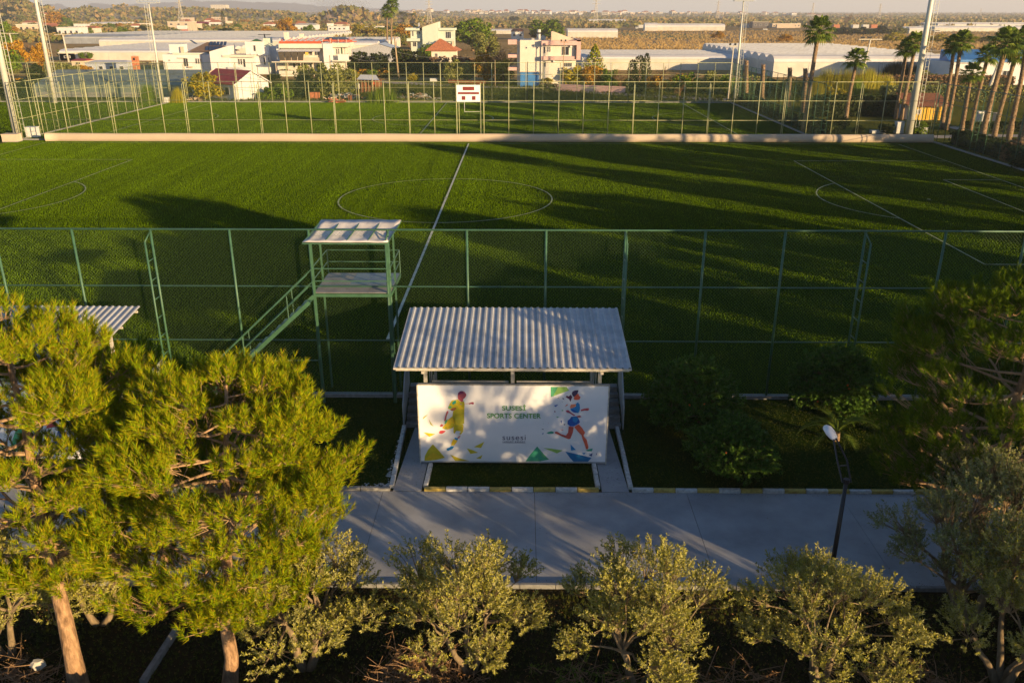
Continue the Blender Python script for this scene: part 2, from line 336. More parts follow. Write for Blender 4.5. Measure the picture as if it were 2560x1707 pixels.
def big_olive(label, loc, H, Rm, trunks, mat, seed, n_lobe=20, shoots=42, lobe_r=.55, leafn=26, z0=1.3, name='olive_tree', cat='tree', ll=.072, lw=.023, up=.9, bark=None, group=None, airy=1.0):
    random.seed(seed); t = thing(name, label, cat, loc, 0, group); bb = MB(); ends = []
    for k in range(trunks):
        az = k * 2 * math.pi / trunks + random.uniform(-.5, .5); rr = Rm * .32 * random.uniform(.7, 1.3)
        p1 = Vector((math.cos(az) * rr, math.sin(az) * rr, z0 * random.uniform(.8, 1.15)))
        b = Vector((math.cos(az) * .08, math.sin(az) * .08, -.05)); lp = limb_pts(b, p1, 4, .05, .08)
        r0 = .11 / math.sqrt(trunks) * 1.5 * (H / 4); bb.tube(lp, [r0 * 1.2, r0, r0 * .85, r0 * .75, r0 * .6], 7); ends.append((lp[-1], r0 * .6))
    bb.build('trunk', bark or OBARK, t, smooth=True)
    br = MB(); S = []; D = []
    for i in range(n_lobe):
        f = (i + .5) / n_lobe; az = i * 2.4; zz = z0 * .9 + (H - z0 - lobe_r * .5) * (f ** .9)
        rr = Rm * math.sqrt(max(.04, 1 - (abs(f - .38) / .68) ** 2)) * (random.choice([random.uniform(.3, .7), random.uniform(.7, 1.08)]) if airy else random.uniform(.45, .88)); az += (random.uniform(-.7, .7) if i % 3 else -.9) * airy
        if f > .8: rr *= .7
        c = Vector((math.cos(az) * rr, math.sin(az) * rr, zz + random.uniform(-.3, .38) * (H / 4) * (airy * .8 + .2)))
        e, r0 = min(ends, key=lambda q: (q[0] - c).length)
        lp = limb_pts(e, c, 4, .08, .07); br.tube(lp, [r0 * .8, r0 * .55, r0 * .4, r0 * .28, .007], 5)
        m = shoots; rl = lobe_r * random.uniform(.55, 1.25)
        dd = rdirs(m); dd[:, 2] = np.abs(dd[:, 2]) * 1.1 - .35; dd = unit(dd)
        pos = np.array(c) + dd * rl * (.25 + .6 * RNG.random((m, 1)))
        out = np.array((c.x, c.y, 0)) / (Rm + .01)
        S.append(pos); D.append(unit(dd * .7 + out * .5 + np.array([0, 0, up]) + RNG.normal(size=(m, 3)) * .15))
        for j in range(0, m, 3): br.tube([lp[3], Vector(pos[j]), Vector(pos[j]) + Vector(D[-1][j]) * .22], [.011, .007, .004], 3, cap=False)
    br.build('branches', bark or OBARK, t)
    V, F = leaves(np.concatenate(S), np.concatenate(D), L=.32, n=leafn, ll=ll, lw=lw)
    link_mesh('crown', np_mesh('crown', V, F, mat, 4), t)
    return t

# ================================================================ SETTING
def sheet(name, pts, z, mat, kind='structure', parent=None, loc=None):
    m = MB(); m.add([(p[0], p[1], z) for p in pts], [tuple(range(len(pts)))])
    o = m.build(name, mat, parent, loc); 
    if parent is None: tag(o, kind=kind)
    return o
def rect(x0, x1, y0, y1): return [(x0, y0), (x1, y0), (x1, y1), (x0, y1)]
sheet('ground', rect(-16000, 16000, -200, 14000), -0.06, PLAIN)
sheet('verge', rect(-150, 110, 9, 212), -0.035, VERGE)
sheet('garden_ground', rect(-60, 60, 8, 19.3), -0.012, DIRT)
sheet('lawn', rect(-60, 60, 24.45, 31.9), -0.008, LAWN)
HX, TY0, TY1 = -6.53, 39.3, 104.9          # halfway line, touchlines of the near pitch
CY = 72.05
pitch = sheet('football_pitch', rect(-64, 51, 31.9, 107.3), 0.0, PITCHM)
pitch2 = sheet('far_football_pitch', rect(-63.4, 37.3, 108.3, 156.4), 0.0, PITCHM)
pitch3 = sheet('left_football_pitch', rect(-150, -63.6, 108.3, 156.4), 0.0, PITCHM)
LW = 0.12
def line(parent, x0, y0, x1, y1, wd=LW):
    a = Vector((x0, y0, 0)); b = Vector((x1, y1, 0)); d = (b - a).normalized(); n = Vector((-d.y, d.x, 0)) * wd / 2
    k = max(1, int((b - a).length / 4)); m = MB(); vs = []
    for i in range(k + 1):
        p = a.lerp(b, i / k); vs += [p + n + Vector((0, 0, .065)), p - n + Vector((0, 0, .065))]
    m.add(vs, [(2*i, 2*i+1, 2*i+3, 2*i+2) for i in range(k)]); return m.build('line_marking', LINE, parent)
def arc(parent, cx, cy, r, a0, a1, n=64, wd=LW):
    vs = []; m = MB()
    for i in range(n + 1):
        a = R(a0 + (a1 - a0) * i / n); vs += [(cx + (r - wd/2) * math.cos(a), cy + (r - wd/2) * math.sin(a), .065), (cx + (r + wd/2) * math.cos(a), cy + (r + wd/2) * math.sin(a), .065)]
    m.add(vs, [(2*i, 2*i+1, 2*i+3, 2*i+2) for i in range(n)]); return m.build('line_marking', LINE, parent)
GL, GRT = HX - 52.5, HX + 52.5
half = line(pitch, HX, TY0 - 1, HX, TY1, .16); half.data.materials.clear(); half.data.materials.append(pm('fresh_line_paint', (0.50, 0.52, 0.40), .9, 0, .3, 2)); line(pitch, GL, TY1, GRT, TY1)
line(pitch, GL, TY0, GL, TY1); line(pitch, GRT, TY0, GRT, TY1)
arc(pitch, HX, CY, 9.15, 0, 360, 96); arc(pitch, HX, CY, .1, 0, 360, 12, .2)
for s, g in ((1, GL), (-1, GRT)):
    for dx, dy in ((16.5, 20.16), (5.5, 9.16)):
        line(pitch, g, CY - dy, g + s*dx, CY - dy); line(pitch, g, CY + dy, g + s*dx, CY + dy); line(pitch, g + s*dx, CY - dy, g + s*dx, CY + dy)
    c = 53.1; ctr = 0 if s > 0 else 180; arc(pitch, g + s * 11, CY, 9.15, ctr - c, ctr + c, 30)
    arc(pitch, g + s * 11, CY, .08, 0, 360, 10, .16)
HX2, CY2 = -13.5, 131.5
line(pitch2, HX2, 109.5, HX2, 155.2, .2); arc(pitch2, HX2, CY2, 9.15, 0, 360, 72, .16)
line(pitch2, HX2 - 49, 109.5, HX2 + 49, 109.5); line(pitch2, HX2 - 49, 155.2, HX2 + 49, 155.2)
for s in (-1, 1):
    line(pitch2, HX2 + s * 42, 109.5, HX2 + s * 42, 155.2, .16)
    arc(pitch2, HX2 + s * 42, CY2, 8.6, 90 if s > 0 else -90, 270 if s > 0 else 90, 30, .14)
line(pitch2, HX2 - 30, 116, HX2 + 30, 116, .1)
line(pitch3, -150, 150, -70, 150, .14); line(pitch3, -110, 110, -110, 155, .14)

# turf: short upright blades over both pitches
L_TURF = leafmat('turf_blades', [(0.085, 0.155, 0.0008), (0.098, 0.172, 0.0012), (0.112, 0.19, 0.002)], 0.1, 0.9)
MATS['turf_blades'].node_tree.nodes['Principled BSDF'].inputs['Specular IOR Level'].default_value = 0.0
_t = MATS['turf_blades'].node_tree; _b = _t.nodes['Principled BSDF']; _src = _b.inputs['Base Color'].links[0].from_socket
_tc = node(_t, 'ShaderNodeTexCoord'); _last = None
for _rot, _sc, _ln, _amt in ((52, 1.6, .03, .9), (-6, .55, .02, .55), (88, .9, .03, .45), (20, .05, .05, .8)):
    _mp = node(_t, 'ShaderNodeMapping'); _mp.inputs['Rotation'].default_value = (0, 0, R(_rot)); _mp.inputs['Scale'].default_value = (_sc, _ln, 1); _t.links.new(_tc.outputs['Object'], _mp.inputs[0])
    _n = node(_t, 'ShaderNodeTexNoise'); _n.inputs['Scale'].default_value = 1; _n.inputs['Detail'].default_value = 3; _t.links.new(_mp.outputs[0], _n.inputs[0])
    _m = node(_t, 'ShaderNodeMath', operation='MULTIPLY_ADD'); _m.inputs[1].default_value = _amt; _m.inputs[2].default_value = 1 - _amt * .5; _t.links.new(_n.outputs[0], _m.inputs[0])
    if _last is None: _last = _m.outputs[0]
    else: _k = node(_t, 'ShaderNodeMath', operation='MULTIPLY'); _t.links.new(_last, _k.inputs[0]); _t.links.new(_m.outputs[0], _k.inputs[1]); _last = _k.outputs[0]
_v = node(_t, 'ShaderNodeVectorMath', operation='SCALE'); _t.links.new(_src, _v.inputs[0]); _t.links.new(_last, _v.inputs['Scale']); _t.links.new(_v.outputs[0], _b.inputs['Base Color'])
def turf(name, label, x0, x1, y0, y1, dens, h, w_, seed):
    rg = np.random.default_rng(seed); st = 1 / math.sqrt(dens); gx, gy = np.meshgrid(np.arange(x0, x1, st), np.arange(y0, y1, st)); n = gx.size
    gx = gx.ravel() + np.tile(np.arange(1), n) + rg.uniform(-.42, .42, n) * st + (np.floor(gy.ravel() / st) % 2) * st * .5; gy = gy.ravel() + rg.uniform(-.42, .42, n) * st; B = np.stack([gx, gy, np.zeros(n)], 1)
    # blades turned mostly broadside to the sun, so the turf catches more light evenly
    a = math.atan2(SUN_DX, -SUN_DY) + rg.normal(0, .55, n); sd = np.stack([np.cos(a), np.sin(a), np.zeros(n)], 1) * w_ * .5 * rg.uniform(.6, 1.2, (n, 1))
    tp = B + np.stack([rg.normal(0, h * .35, n), rg.normal(0, h * .35, n), h * rg.uniform(.6, 1.15, n)], 1)
    V = np.stack([B - sd, B + sd, tp], 1).reshape(-1, 3); o = link_mesh(name, np_mesh(name, V, np.arange(len(V)).reshape(-1, 3), L_TURF, 3)); return tag(o, label, 'grass', kind='stuff')
turf('pitch_turf', 'mown turf of the near football pitch', -64, 51, 32, 107.0, 66, .066, .056, 1)
turf('far_pitch_turf', 'mown turf of the far football pitch', -63.3, 37.2, 108.4, 156.2, 32, .085, .085, 2)
turf('left_pitch_turf', 'mown turf of the pitch at far left', -110, -63.8, 108.4, 156.2, 16, .08, .10, 3)

# concrete road in cast slabs, garden paths and kerbs
sheet('road_bed', rect(-60, 60, 19.32, 24.44), -0.002, SOIL)
road = tag(bpy.data.objects.new('concrete_road', None), kind='structure'); COL.objects.link(road)
for i in range(-12, 12):
    x0 = .47 + 5.07 * i
    MB().box(x0 + .007, x0 + 5.07 - .007, 19.42, 24.33, -.1, .02 + random.uniform(0, .003)).build('road_slab', CONC, road)
def kerb(name, p, q, bl, colours, h=.13, wd=.15):
    o = tag(bpy.data.objects.new(name, None), kind='structure'); COL.objects.link(o)
    p = Vector(p); q = Vector(q); L = (q - p).length; n = max(1, round(L / bl)); d = (q - p) / n; u = d.normalized(); v = Vector((-u.y, u.x, 0)) * wd / 2
    for i in range(n):
        a = p + d * i + u * .012; b = p + d * (i + 1) - u * .012; hh = h + random.uniform(-.008, .008); j = Vector((random.uniform(-.008, .008), random.uniform(-.008, .008), 0))
        ba = [a + v + j, a - v + j, b - v + j, b + v + j]; m = MB(); bev = v.normalized() * .02
        low = [Vector((c.x, c.y, -.05)) for c in ba]; mid = [Vector((c.x, c.y, hh - .02)) for c in ba]
        top = [mid[0] - bev, mid[1] + bev, mid[2] + bev, mid[3] - bev]; top = [Vector((c.x, c.y, hh)) for c in top]
        m.add(low + mid + top, [(0,1,5,4),(1,2,6,5),(2,3,7,6),(3,0,4,7),(4,5,9,8),(5,6,10,9),(6,7,11,10),(7,4,8,11),(8,9,10,11)])
        m.build('kerb_block', colours[i % len(colours)], o)
    return o
K = [WHITEK, YELK]
xa, xb = G(1061, 1226).x, G(1497, 1226).x
kerb('kerb_before_sign', (xa, 24.42, 0), (xb, 24.42, 0), .72, [YELK, WHITEK, WHITEK, YELK, WHITEK, YELK, WHITEK])
x1 = G(1580, 1230).x
kerb('kerb_right_of_path', (x1, 24.42, 0), (45, 24.42, 0), .72, K)
x2 = G(975, 1228).x
kerb('kerb_left_of_path', (x2 - 30, 24.42, 0), (x2, 24.42, 0), 1.0, [CONC2])
kerb('near_kerb', (-45, 19.36, 0), (45, 19.36, 0), 1.0, [CONC2], h=.11, wd=.13)
yP = 29.0
kerb('left_path_outer_kerb', (x2 + .02, 24.55, 0), (G(1012, 1068).x, yP, 0), .72, [WHITEK, WHITEK])
kerb('left_path_inner_kerb', (xa + .02, 24.58, 0), (xa + .05, 26.1, 0), .7, [WHITEK])
kerb('right_path_inner_kerb', (xb - .02, 24.58, 0), (xb - .05, 26.1, 0), .7, [WHITEK])
kerb('right_path_outer_kerb', (x1 - .02, 24.55, 0), (G(1541, 1068).x, yP, 0), .72, [WHITEK, WHITEK])
pl = MB(); pl.prism([(x2 + .1, 24.36, -.05), (xa - .1, 24.36, -.05), (xa - .05, yP + .2, -.05), (x2 + .3, yP + .2, -.05)], (0, 0, .08)); tag(pl.build('left_path', CONC), kind='structure')
pl = MB(); pl.prism([(xb + .1, 24.36, -.05), (x1 - .1, 24.36, -.05), (x1 - .35, yP + .2, -.05), (xb + .05, yP + .2, -.05)], (0, 0, .08)); tag(pl.build('right_path', CONC), kind='structure')
# white pebbles along the left kerb
m = MB()
for i in range(170):
    if i < 90: x = x2 - random.uniform(.12, .3) + .0; y = random.uniform(24.6, 28.5); x += (y - 24.5) * .02
    else: x = x2 - random.uniform(.1, 1.0) ** 1.5; y = 24.55 + random.uniform(0, .3)
    r = random.uniform(.02, .05); m.add([(x-r, y, 0), (x, y-r, 0), (x+r, y, 0), (x, y+r, 0), (x, y, r*.9)], [(0,1,4),(1,2,4),(2,3,4),(3,0,4)])
tag(m.build('pebbles', WHITEK), kind='stuff', label='white pebbles edging the lawn beside the left path', cat='pebbles')
# dirt road behind the far fence, highway far away
def strip(name, pts, wd, mat, z):
    m = MB(); vs = []; n = len(pts)
    for i, p in enumerate(pts):
        d = (pts[min(i+1, n-1)] - pts[max(i-1, 0)]); d.z = 0; d.normalize(); nn = Vector((-d.y, d.x, 0)) * wd / 2
        vs += [(p + nn)[:2] + (z,), (p - nn)[:2] + (z,)]
    m.add(vs, [(2*i, 2*i+1, 2*i+3, 2*i+2) for i in range(n-1)]); return tag(m.build(name, mat), kind='structure')
DIRTR = pm('dirt_road', (0.36, 0.29, 0.22), 1, 0, .15, .3, .05, 3)
strip('dirt_road', [G(*p) for p in ((930, 203), (1050, 210), (1200, 217), (1330, 219), (1420, 225), (1560, 236), (1700, 244), (1850, 251))], 5.5, DIRTR, -.03)
ASPH = pm('asphalt', (0.16, 0.15, 0.15), .9, 0, .15, .1)
strip('highway', [G(*p) for p in ((1280, 70), (1500, 72), (1700, 75), (1900, 75), (2100, 79), (2332, 84), (2560, 87))], 14, ASPH, -.03)
def field(px, c, name='field', var=.2, sc=.02, z=-.045, c2=None, st=None):
    m = pm('field_' + '_'.join('%02d' % int(v * 100) for v in c) + ('s' if st else ''), c, 1, 0, var, sc, .6, .4, c2=c2, stretch=st)
    p = [G(*q) for q in px]; return sheet(name, [(a.x, a.y) for a in p], z, m)
field([(1452, 128), (2700, 128), (2700, 110), (1452, 110)], (0.55, 0.36, 0.15), 'stubble_field', c2=(.66, .46, .20))
field([(1452, 110), (2700, 110), (2700, 92), (1600, 80), (1452, 90)], (0.22, 0.14, 0.06), 'scrub_field', .35, .03, c2=(.34, .22, .10))
field([(1560, 94), (1760, 100), (1790, 88), (1550, 81)], (0.12, 0.15, 0.035), 'green_field', .3, .05, z=-.03)
field([(1770, 92), (2050, 104), (2100, 90), (1800, 78)], (0.26, 0.17, 0.07), 'brown_field', .3, .05, z=-.028)
field([(2280, 80), (2700, 83), (2700, 74), (2280, 74)], (0.14, 0.17, 0.03), 'grass_field', .2, .05, z=-.03)
field([(1340, 98), (1460, 98), (1450, 72), (1330, 76)], (0.30, 0.20, 0.09), 'dry_field', .3, .05, z=-.03)
field([(300, 58), (470, 50), (700, 52), (640, 62)], (0.13, 0.14, 0.05), 'green_terrace', .3, .01, z=-.03)
RSCRUB = []
# ---- hills and mountains
def ridge(name, dist, depth, prof, mat, rough=.12, nx=70, ny=12, base=-1.5, seed=1, ns=0, ss=6):
    rg = np.random.default_rng(seed); xs = np.interp(np.linspace(0, 1, nx), np.linspace(0, 1, len(prof)), [p[0] for p in prof]); ys = np.interp(xs, [p[0] for p in prof], [p[1] for p in prof])
    V = []; bump = rg.normal(size=(ny + 1, nx)); 
    for k in range(2): bump = (bump + np.roll(bump, 1, 0) + np.roll(bump, 1, 1) + np.roll(bump, -1, 1)) / 3
    for j in range(ny + 1):
        t = j / ny; h = math.sin(math.pi * min(1, t * .5 / .55)) if t < .55 else math.cos(math.pi / 2 * (t - .55) / .45)
        h = math.sin(math.pi / 2 * min(1, t / .55)) if t < .55 else h
        for i in range(nx):
            Y = dist + depth * (t - .55); top = P(xs[i], ys[i], dist); X = top.x * (Y / dist)
            V.append((X, Y, base + max(0, top.z - base) * max(0, h * (1 + rough * bump[j, i] * (0 if abs(t-.55) < .02 else 1)))))
    F = [(j*nx+i, j*nx+i+1, (j+1)*nx+i+1, (j+1)*nx+i) for j in range(ny) for i in range(nx - 1)]
    for _ in range(ns):
        j = rg.uniform(0, ny * .62); i = rg.uniform(0, nx - 1.01); j0 = int(j); i0 = int(i); a, b, c = (np.array(V[q]) for q in (j0*nx+i0, j0*nx+i0+1, (j0+1)*nx+i0)); RSCRUB.append((*(a + (b - a) * (i - i0) + (c - a) * (j - j0)), ss * rg.uniform(.5, 1.3)))
    o = link_mesh(name, np_mesh(name, np.array(V), np.array(F), mat, 4)); o.data.polygons.foreach_set('use_smooth', [True] * len(F)); return tag(o, kind='structure')
HILL = pm('hill_scrub', (0.14, 0.14, 0.05), 1, 0, .4, .02, 2.0, .15, c2=(.32, .26, .12), detail=10)
HILL2 = pm('hill_far', (0.34, 0.30, 0.14), 1, 0, .35, .006, 2.0, .05, c2=(.62, .50, .28), detail=10)
ROCK = pm('hill_rock', (0.50, 0.33, 0.17), 1, 0, .3, .05, 3, .1)
MOUNT = pm('mountain', (0.30, 0.29, 0.26), 1, 0, .3, .001, 8, .01, c2=(.46, .43, .38))
ridge('wooded_hill', 1500, 560, [(-420, 20), (-100, -6), (0, 2), (30, 2), (60, 8), (80, 22), (110, 28), (135, 40), (170, 60)], HILL, .22, 60, 16, seed=3, ns=1500, ss=6)
ridge('terraced_hill', 1900, 900, [(100, 40), (150, 31), (215, 24), (260, 25), (350, 21), (420, 23), (520, 26), (600, 28), (700, 32), (760, 38)], HILL2, .15, 70, 14, seed=4, ns=1500, ss=6)
ridge('rocky_hill', 1300, 260, [(700, 50), (780, 46), (830, 32), (868, 25), (900, 30), (930, 44), (1010, 40), (1060, 50)], ROCK, .25, 60, 12, seed=5, ns=260, ss=7)
ridge('low_plateau', 3600, 1200, [(600, 38), (800, 33), (1010, 30), (1200, 31), (1400, 33), (1500, 34), (1800, 36), (2200, 38), (2600, 38), (2800, 38)], HILL2, .1, 120, 12, seed=6, ns=4200, ss=5)
ridge('mountain_range', 11500, 4000, [(-300, 6), (60, 18), (130, 12), (190, 20), (230, 12), (330, 14), (420, 6), (560, 3), (700, 8), (800, 16), (960, 24), (1150, 30), (1300, 34)], MOUNT, .12, 110, 14, seed=7)

# ================================================================ FENCES
_panel = {}
def mesh_panel(wd, h, cell=.10, r=.0024):
    key = (round(wd, 2), h, cell)
    if key in _panel: return _panel[key]
    m = MB(); s = cell; k = -h
    while k < wd:
        for sg in (1, -1):
            a0 = max(0, -k); a1 = min(h, wd - k)           # z range of the slanted wire
            if a1 - a0 > .02:
                p = (k + a0, 0, a0); q = (k + a1, 0, a1)
                if sg < 0: p = (wd - p[0], .002, p[2]); q = (wd - q[0], .002, q[2])
                m.tube([p, q], r, 3, cap=False)
        k += s * 1.414
    _panel[key] = m.mesh('wire_mesh', WIRE); return _panel[key]
_post = {}
def fence(label, p0, p1, h=7.1, bays=None, bay=3.08, rails=(2.5, 4.8), every=3, first=0, bs=-1, mat=GRN, cell=.10, wr=.0024, r=.045, kerbh=.25, skip=(), cat='fence', brace=True):
    p0 = Vector(p0); p1 = Vector(p1); L = (p1 - p0).length; n = max(1, round(L / bay)); bw = L / n
    o = thing('wire_fence', label, cat, p0, math.atan2(p1.y - p0.y, p1.x - p0.x))
    km = (round(h, 2), r, mat.name)
    if km not in _post: _post[km] = MB().tube([(0, 0, 0), (0, 0, h)], r, 8).mesh('post', mat, True)
    kb = (h, mat.name, bs)
    if kb not in _post and brace:
        m = MB(); m.tube([(0, bs*.62, 0), (0, bs*.62, h - .35)], .04, 8); k = .5
        m.tube([(0, 0, h - .06), (0, bs*.62, h - .35)], .03, 6)
        while k < h - .6: m.tube([(0, 0, k), (0, bs*.62, k - .0)], .022, 5); k += .78
        _post[kb] = m.mesh('ladder_brace', mat, True)
    for i in range(n + 1):
        link_mesh('post', _post[km], o, (i * bw, 0, 0))
        if brace and (i - first) % every == 0: link_mesh('ladder_brace', _post[kb], o, (i * bw, 0, 0))
        if i < n and i not in skip: link_mesh('wire_mesh', mesh_panel(bw, h, cell, wr), o, (i * bw, .05, 0))
    for z in (h,) + tuple(rails) + (.12,):
        MB().tube([(0, 0, z), (L, 0, z)], .038 if z == h else .03, 6).build('rail', mat, o, smooth=True)
    if kerbh: MB().box(-.1, L + .1, -.12, .12, -.1, kerbh * .55).build('footing', CONC2, o)
    return o
FY = 31.85
fx0 = P(345 * 1.0884, 576, FY).x                  # post with the first ladder
nb = 3.08
fence('near green wire fence between the lawn and the pitch, crossing the whole picture', (fx0 - 5 * nb * 1 - nb * 4, FY, 0), (fx0 + nb * 23, FY, 0), bay=nb, first=0, cell=.095, wr=.0024, r=.05)
fence('green wire fence directly behind the beige barrier at the far side of the near pitch', (-63.6, 107.9, 0), (51, 107.9, 0), rails=(2.5, 4.85), first=1, mat=GRN2, cell=.16, wr=.003, r=.055)
fence('green wire fence at the far left, behind the tall lamp mast base', (-150, 107.9, 0), (-67, 107.9, 0), first=1, mat=GRN2, cell=.16, wr=.003, r=.05)
fence('farthest green wire fence, in front of the red roofed house and the dirt road', (-63.4, 156.8, 0), (37.3, 156.8, 0), h=6.8, first=1, mat=GRN2, cell=.16, wr=.003, r=.055)
fence('green wire fence at far left before the blue-grey greenhouse', (-150, 156.8, 0), (-63.8, 156.8, 0), h=6.8, first=2, mat=GRN2, cell=.16, wr=.003, r=.05)
fence('green wire fence running away from us along the left end of the far pitch', (-63.5, 108.3, 0), (-63.5, 156.5, 0), h=6.9, mat=GRN2, cell=.16, wr=.003, r=.05, bs=1)
fence('green wire fence along the right end of the far pitch beside the dark hedge', (37.5, 108.3, 0), (37.5, 156.5, 0), h=6.8, mat=GRN, cell=.16, wr=.003, bs=-1)
fence('green wire fence beside the palm trees at the right end of the near pitch', (51.2, 32.4, 0), (51.2, 107.5, 0), h=7.0, mat=GRN, cell=.16, wr=.003, bs=-1)
fence('green wire fence at the left end of the near pitch beside the tall lamp mast', (-66.2, 60, 0), (-66.2, 107.5, 0), h=7.0, mat=GRN2, cell=.16, wr=.003, bs=1)
# beige rolled barrier along the far side line
bx0, bx1 = G(110, 355).x, G(2315, 352).x
m = MB(); n = 60; prof = [(0, 0), (-.16, .05), (-.22, .35), (-.2, .7), (-.1, .93), (.05, 1.0), (.12, .96), (.05, .9), (-.06, .6), (-.06, .2), (.0, .04)]
for i in range(n + 1):
    x = bx0 + (bx1 - bx0) * i / n; 
    for (y, z) in prof: m.v.append((x, 106.6 + y + .03 * math.sin(i * 1.7), z * (1 + .02 * math.sin(i * .9)) - .0))
k = len(prof)
for i in range(n):
    for j in range(k): m.f.append((i*k+j, i*k+(j+1) % k, (i+1)*k+(j+1) % k, (i+1)*k+j)); m.m.append(0)
m.f.append(tuple(range(k))); m.m.append(0); m.f.append(tuple(n*k+j for j in range(k))[::-1]); m.m.append(0)
bar = thing('barrier', 'long low beige tarpaulin barrier along the far side line of the near pitch', 'barrier', (0, 0, 0))
m.build('tarpaulin', TARP, bar, smooth=True)
for i in range(39):
    MB().beam((bx0 + .4 + i * (bx1 - bx0 - .8) / 38, 106.72, 0), (bx0 + .4 + i * (bx1 - bx0 - .8) / 38, 106.72, .85), .05).build('stake', GRN, bar)

# ================================================================ SIGN STAND
YS = 26.3
def corrugated(name, mats, parent, nx, pitchw, p_near, p_far, amp=.036):
    # ribbed sheets running up the slope; each sheet is a part
    (yn, zn), (yf, zf) = p_near, p_far; d = Vector((0, yf - yn, zf - zn)); up = Vector((0, -(zf - zn), yf - yn)).normalized()
    per = 4; m = MB(); xs = []
    for r in range(per):
        b = r * pitchw; xs += [(b, 0), (b + pitchw * .50, 0), (b + pitchw * .62, 1), (b + pitchw * .86, 1), (b + pitchw * .98, 0)]
    xs.append((per * pitchw - .004, 0)); vs = []
    for (x, h) in xs:
        a = Vector((x, yn, zn)) + up * amp * h; vs += [a, a + d, a - up * .004, a + d - up * .004]
    q = []
    for i in range(len(xs) - 1):
        q += [(4*i, 4*(i+1), 4*(i+1)+1, 4*i+1), (4*i+2, 4*i+3, 4*(i+1)+3, 4*(i+1)+2), (4*i, 4*i+2, 4*(i+1)+2, 4*(i+1)), (4*i+1, 4*(i+1)+1, 4*(i+1)+3, 4*i+3)]
    m.add(vs, q); return m.mesh(name, mats)
def make_stand(label, detail=True):
    t = thing('roofed_stand', label, 'grandstand', (0, YS, 0))
    RW = 7.95; xr0 = -RW / 2
    me = corrugated('roof_sheet', GALV, t, 0, RW / 32, (-.55, 3.9), (4.1, 4.42))
    for k in range(8):
        o = link_mesh('roof_sheet', me, t, (xr0 + k * RW / 8, 0, random.uniform(0, .004)))
    for y, z in ((-.4, 3.82), (1.2, 3.99), (2.6, 4.15), (3.95, 4.3)): MB().box(xr0 + .06, -xr0 - .06, y - .03, y + .03, z - .08, z).build('purlin', BEIGE_ST, t)
    MB().box(xr0, -xr0, -.575, -.555, 3.84, 3.9).build('eaves_trim', BEIGE_ST, t)
    for x in (-3.0, 0.0, 3.0):
        MB().box(x - .06, x + .06, .14, .26, 0, 3.8).build('post', BEIGE_ST, t)
        MB().box(x - .05, x + .05, -.5, 4.0, 3.66, 3.74).build('rafter', BEIGE_ST, t)
        MB().beam((x, .2, 3.1), (x, 1.6, 3.85), .06).build('strut', BEIGE_ST, t)
        MB().box(x - .05, x + .05, 3.3, 3.4, 0, 4.1).build('post', BEIGE_ST, t)
    # seating steps facing the pitch and their rails
    for k in range(5): MB().box(-3.1, 3.1, .35 + k * .62, .97 + k * .62 - .01, .1, 2.3 - k * .42).build('seating_step', CONC2, t)
    for s in (-1, 1):
        MB().box(s * .14, s * 2.8, .28, .34, 3.0, 3.06).build('back_rail', BEIGE_ST, t); MB().box(s * .14, s * 2.8, .42, .48, 2.84, 2.9).build('back_rail', BEIGE_ST, t)
        for q in range(3): MB().tube([(s * (2.75 + q * .1), .5 + q * .28, 2.3 - q * .2), (s * (2.75 + q * .1), .5 + q * .28, 3.2)], .018, 5).build('railing_bar', GALV, t)
        # flight of side steps
        for k in range(6): MB().box(s * 3.3, s * 4.15, 2.7 + k * .33, 3.03 + k * .33 - .006, 0, .17 * (k + 1)).build('stair_step', CONC2, t)
        pr = [(s * 4.2, 2.62, 0), (s * 4.2, 4.7, 1.0), (s * 4.2, 4.7, 2.0), (s * 4.2, 3.6, 1.95), (s * 4.2, 2.62, .95)]
        MB().prism(pr, (s * .04, 0, 0)).build('stair_side_panel', GALV, t)
    return t
SX = (P(1051, 962, YS).x + P(1515, 962, YS).x) / 2
stand = make_stand('grey corrugated roofed stand behind the white sports center sign'); stand.location.x = SX - .02
stand2 = copy_tree(stand, label='grey corrugated roofed stand half hidden behind the left pine trees', loc=(SX - 18.35, YS, 0))

# the printed hoarding in front of the stand
SW, SH, ZB = 6.52, 2.93, .14
sign = thing('sign_board', 'white hoarding with a footballer, a runner and green lettering below the grey roof', 'sign', (SX, YS - .12, 0))
MB().box(-SW/2, SW/2, 0, .1, ZB, ZB + SH).build('panel', BOARD, sign)
for s in (-1, 1):
    MB().box(s * SW/2, s * (SW/2 + .04), -.02, .14, ZB - .14, ZB + SH + .02).build('frame_edge', BEIGE_ST, sign)
MB().box(-SW/2, SW/2, -.01, .12, ZB + SH, ZB + SH + .03).build('frame_edge', BEIGE_ST, sign)
MB().box(-SW/2, SW/2, -.01, .12, ZB - .05, ZB).build('frame_edge', GALV, sign)
def flat(c, name=None): return pm('print_%d_%d_%d' % tuple(int(v*255) for v in c), c, .6, 0, .12, 6)
def sgn(x, y, src):
    # pixel in an enlarged crop of the hoarding -> metres on the board
    if src == 'L': px, py = 1040 + x / 7.128, 950 + y / 7.128
    else: px, py = 1280 + x / 7.128, 950 + y / 7.128
    q = P(px, py, YS - .125); return q.x - SX, q.z
lay = [0]
def pr(col, pts, src='L', grp='printed_shape'):
    lay[0] += 1; e = .004 + .0012 * (lay[0] % 12)
    q = [sgn(x, y, src) for x, y in pts]
    q = [(min(SW/2 - .01, max(-SW/2 + .01, a)), min(ZB + SH - .01, max(ZB + .01, b))) for a, b in q]
    area = sum(q[i][0]*q[(i+1) % len(q)][1] - q[(i+1) % len(q)][0]*q[i][1] for i in range(len(q)))
    if area < 0: q = q[::-1]
    m = MB(); m.add([(a, -e, b) for a, b in q], [tuple(range(len(q)))]); o = m.build(grp, flat(col), sign); return o
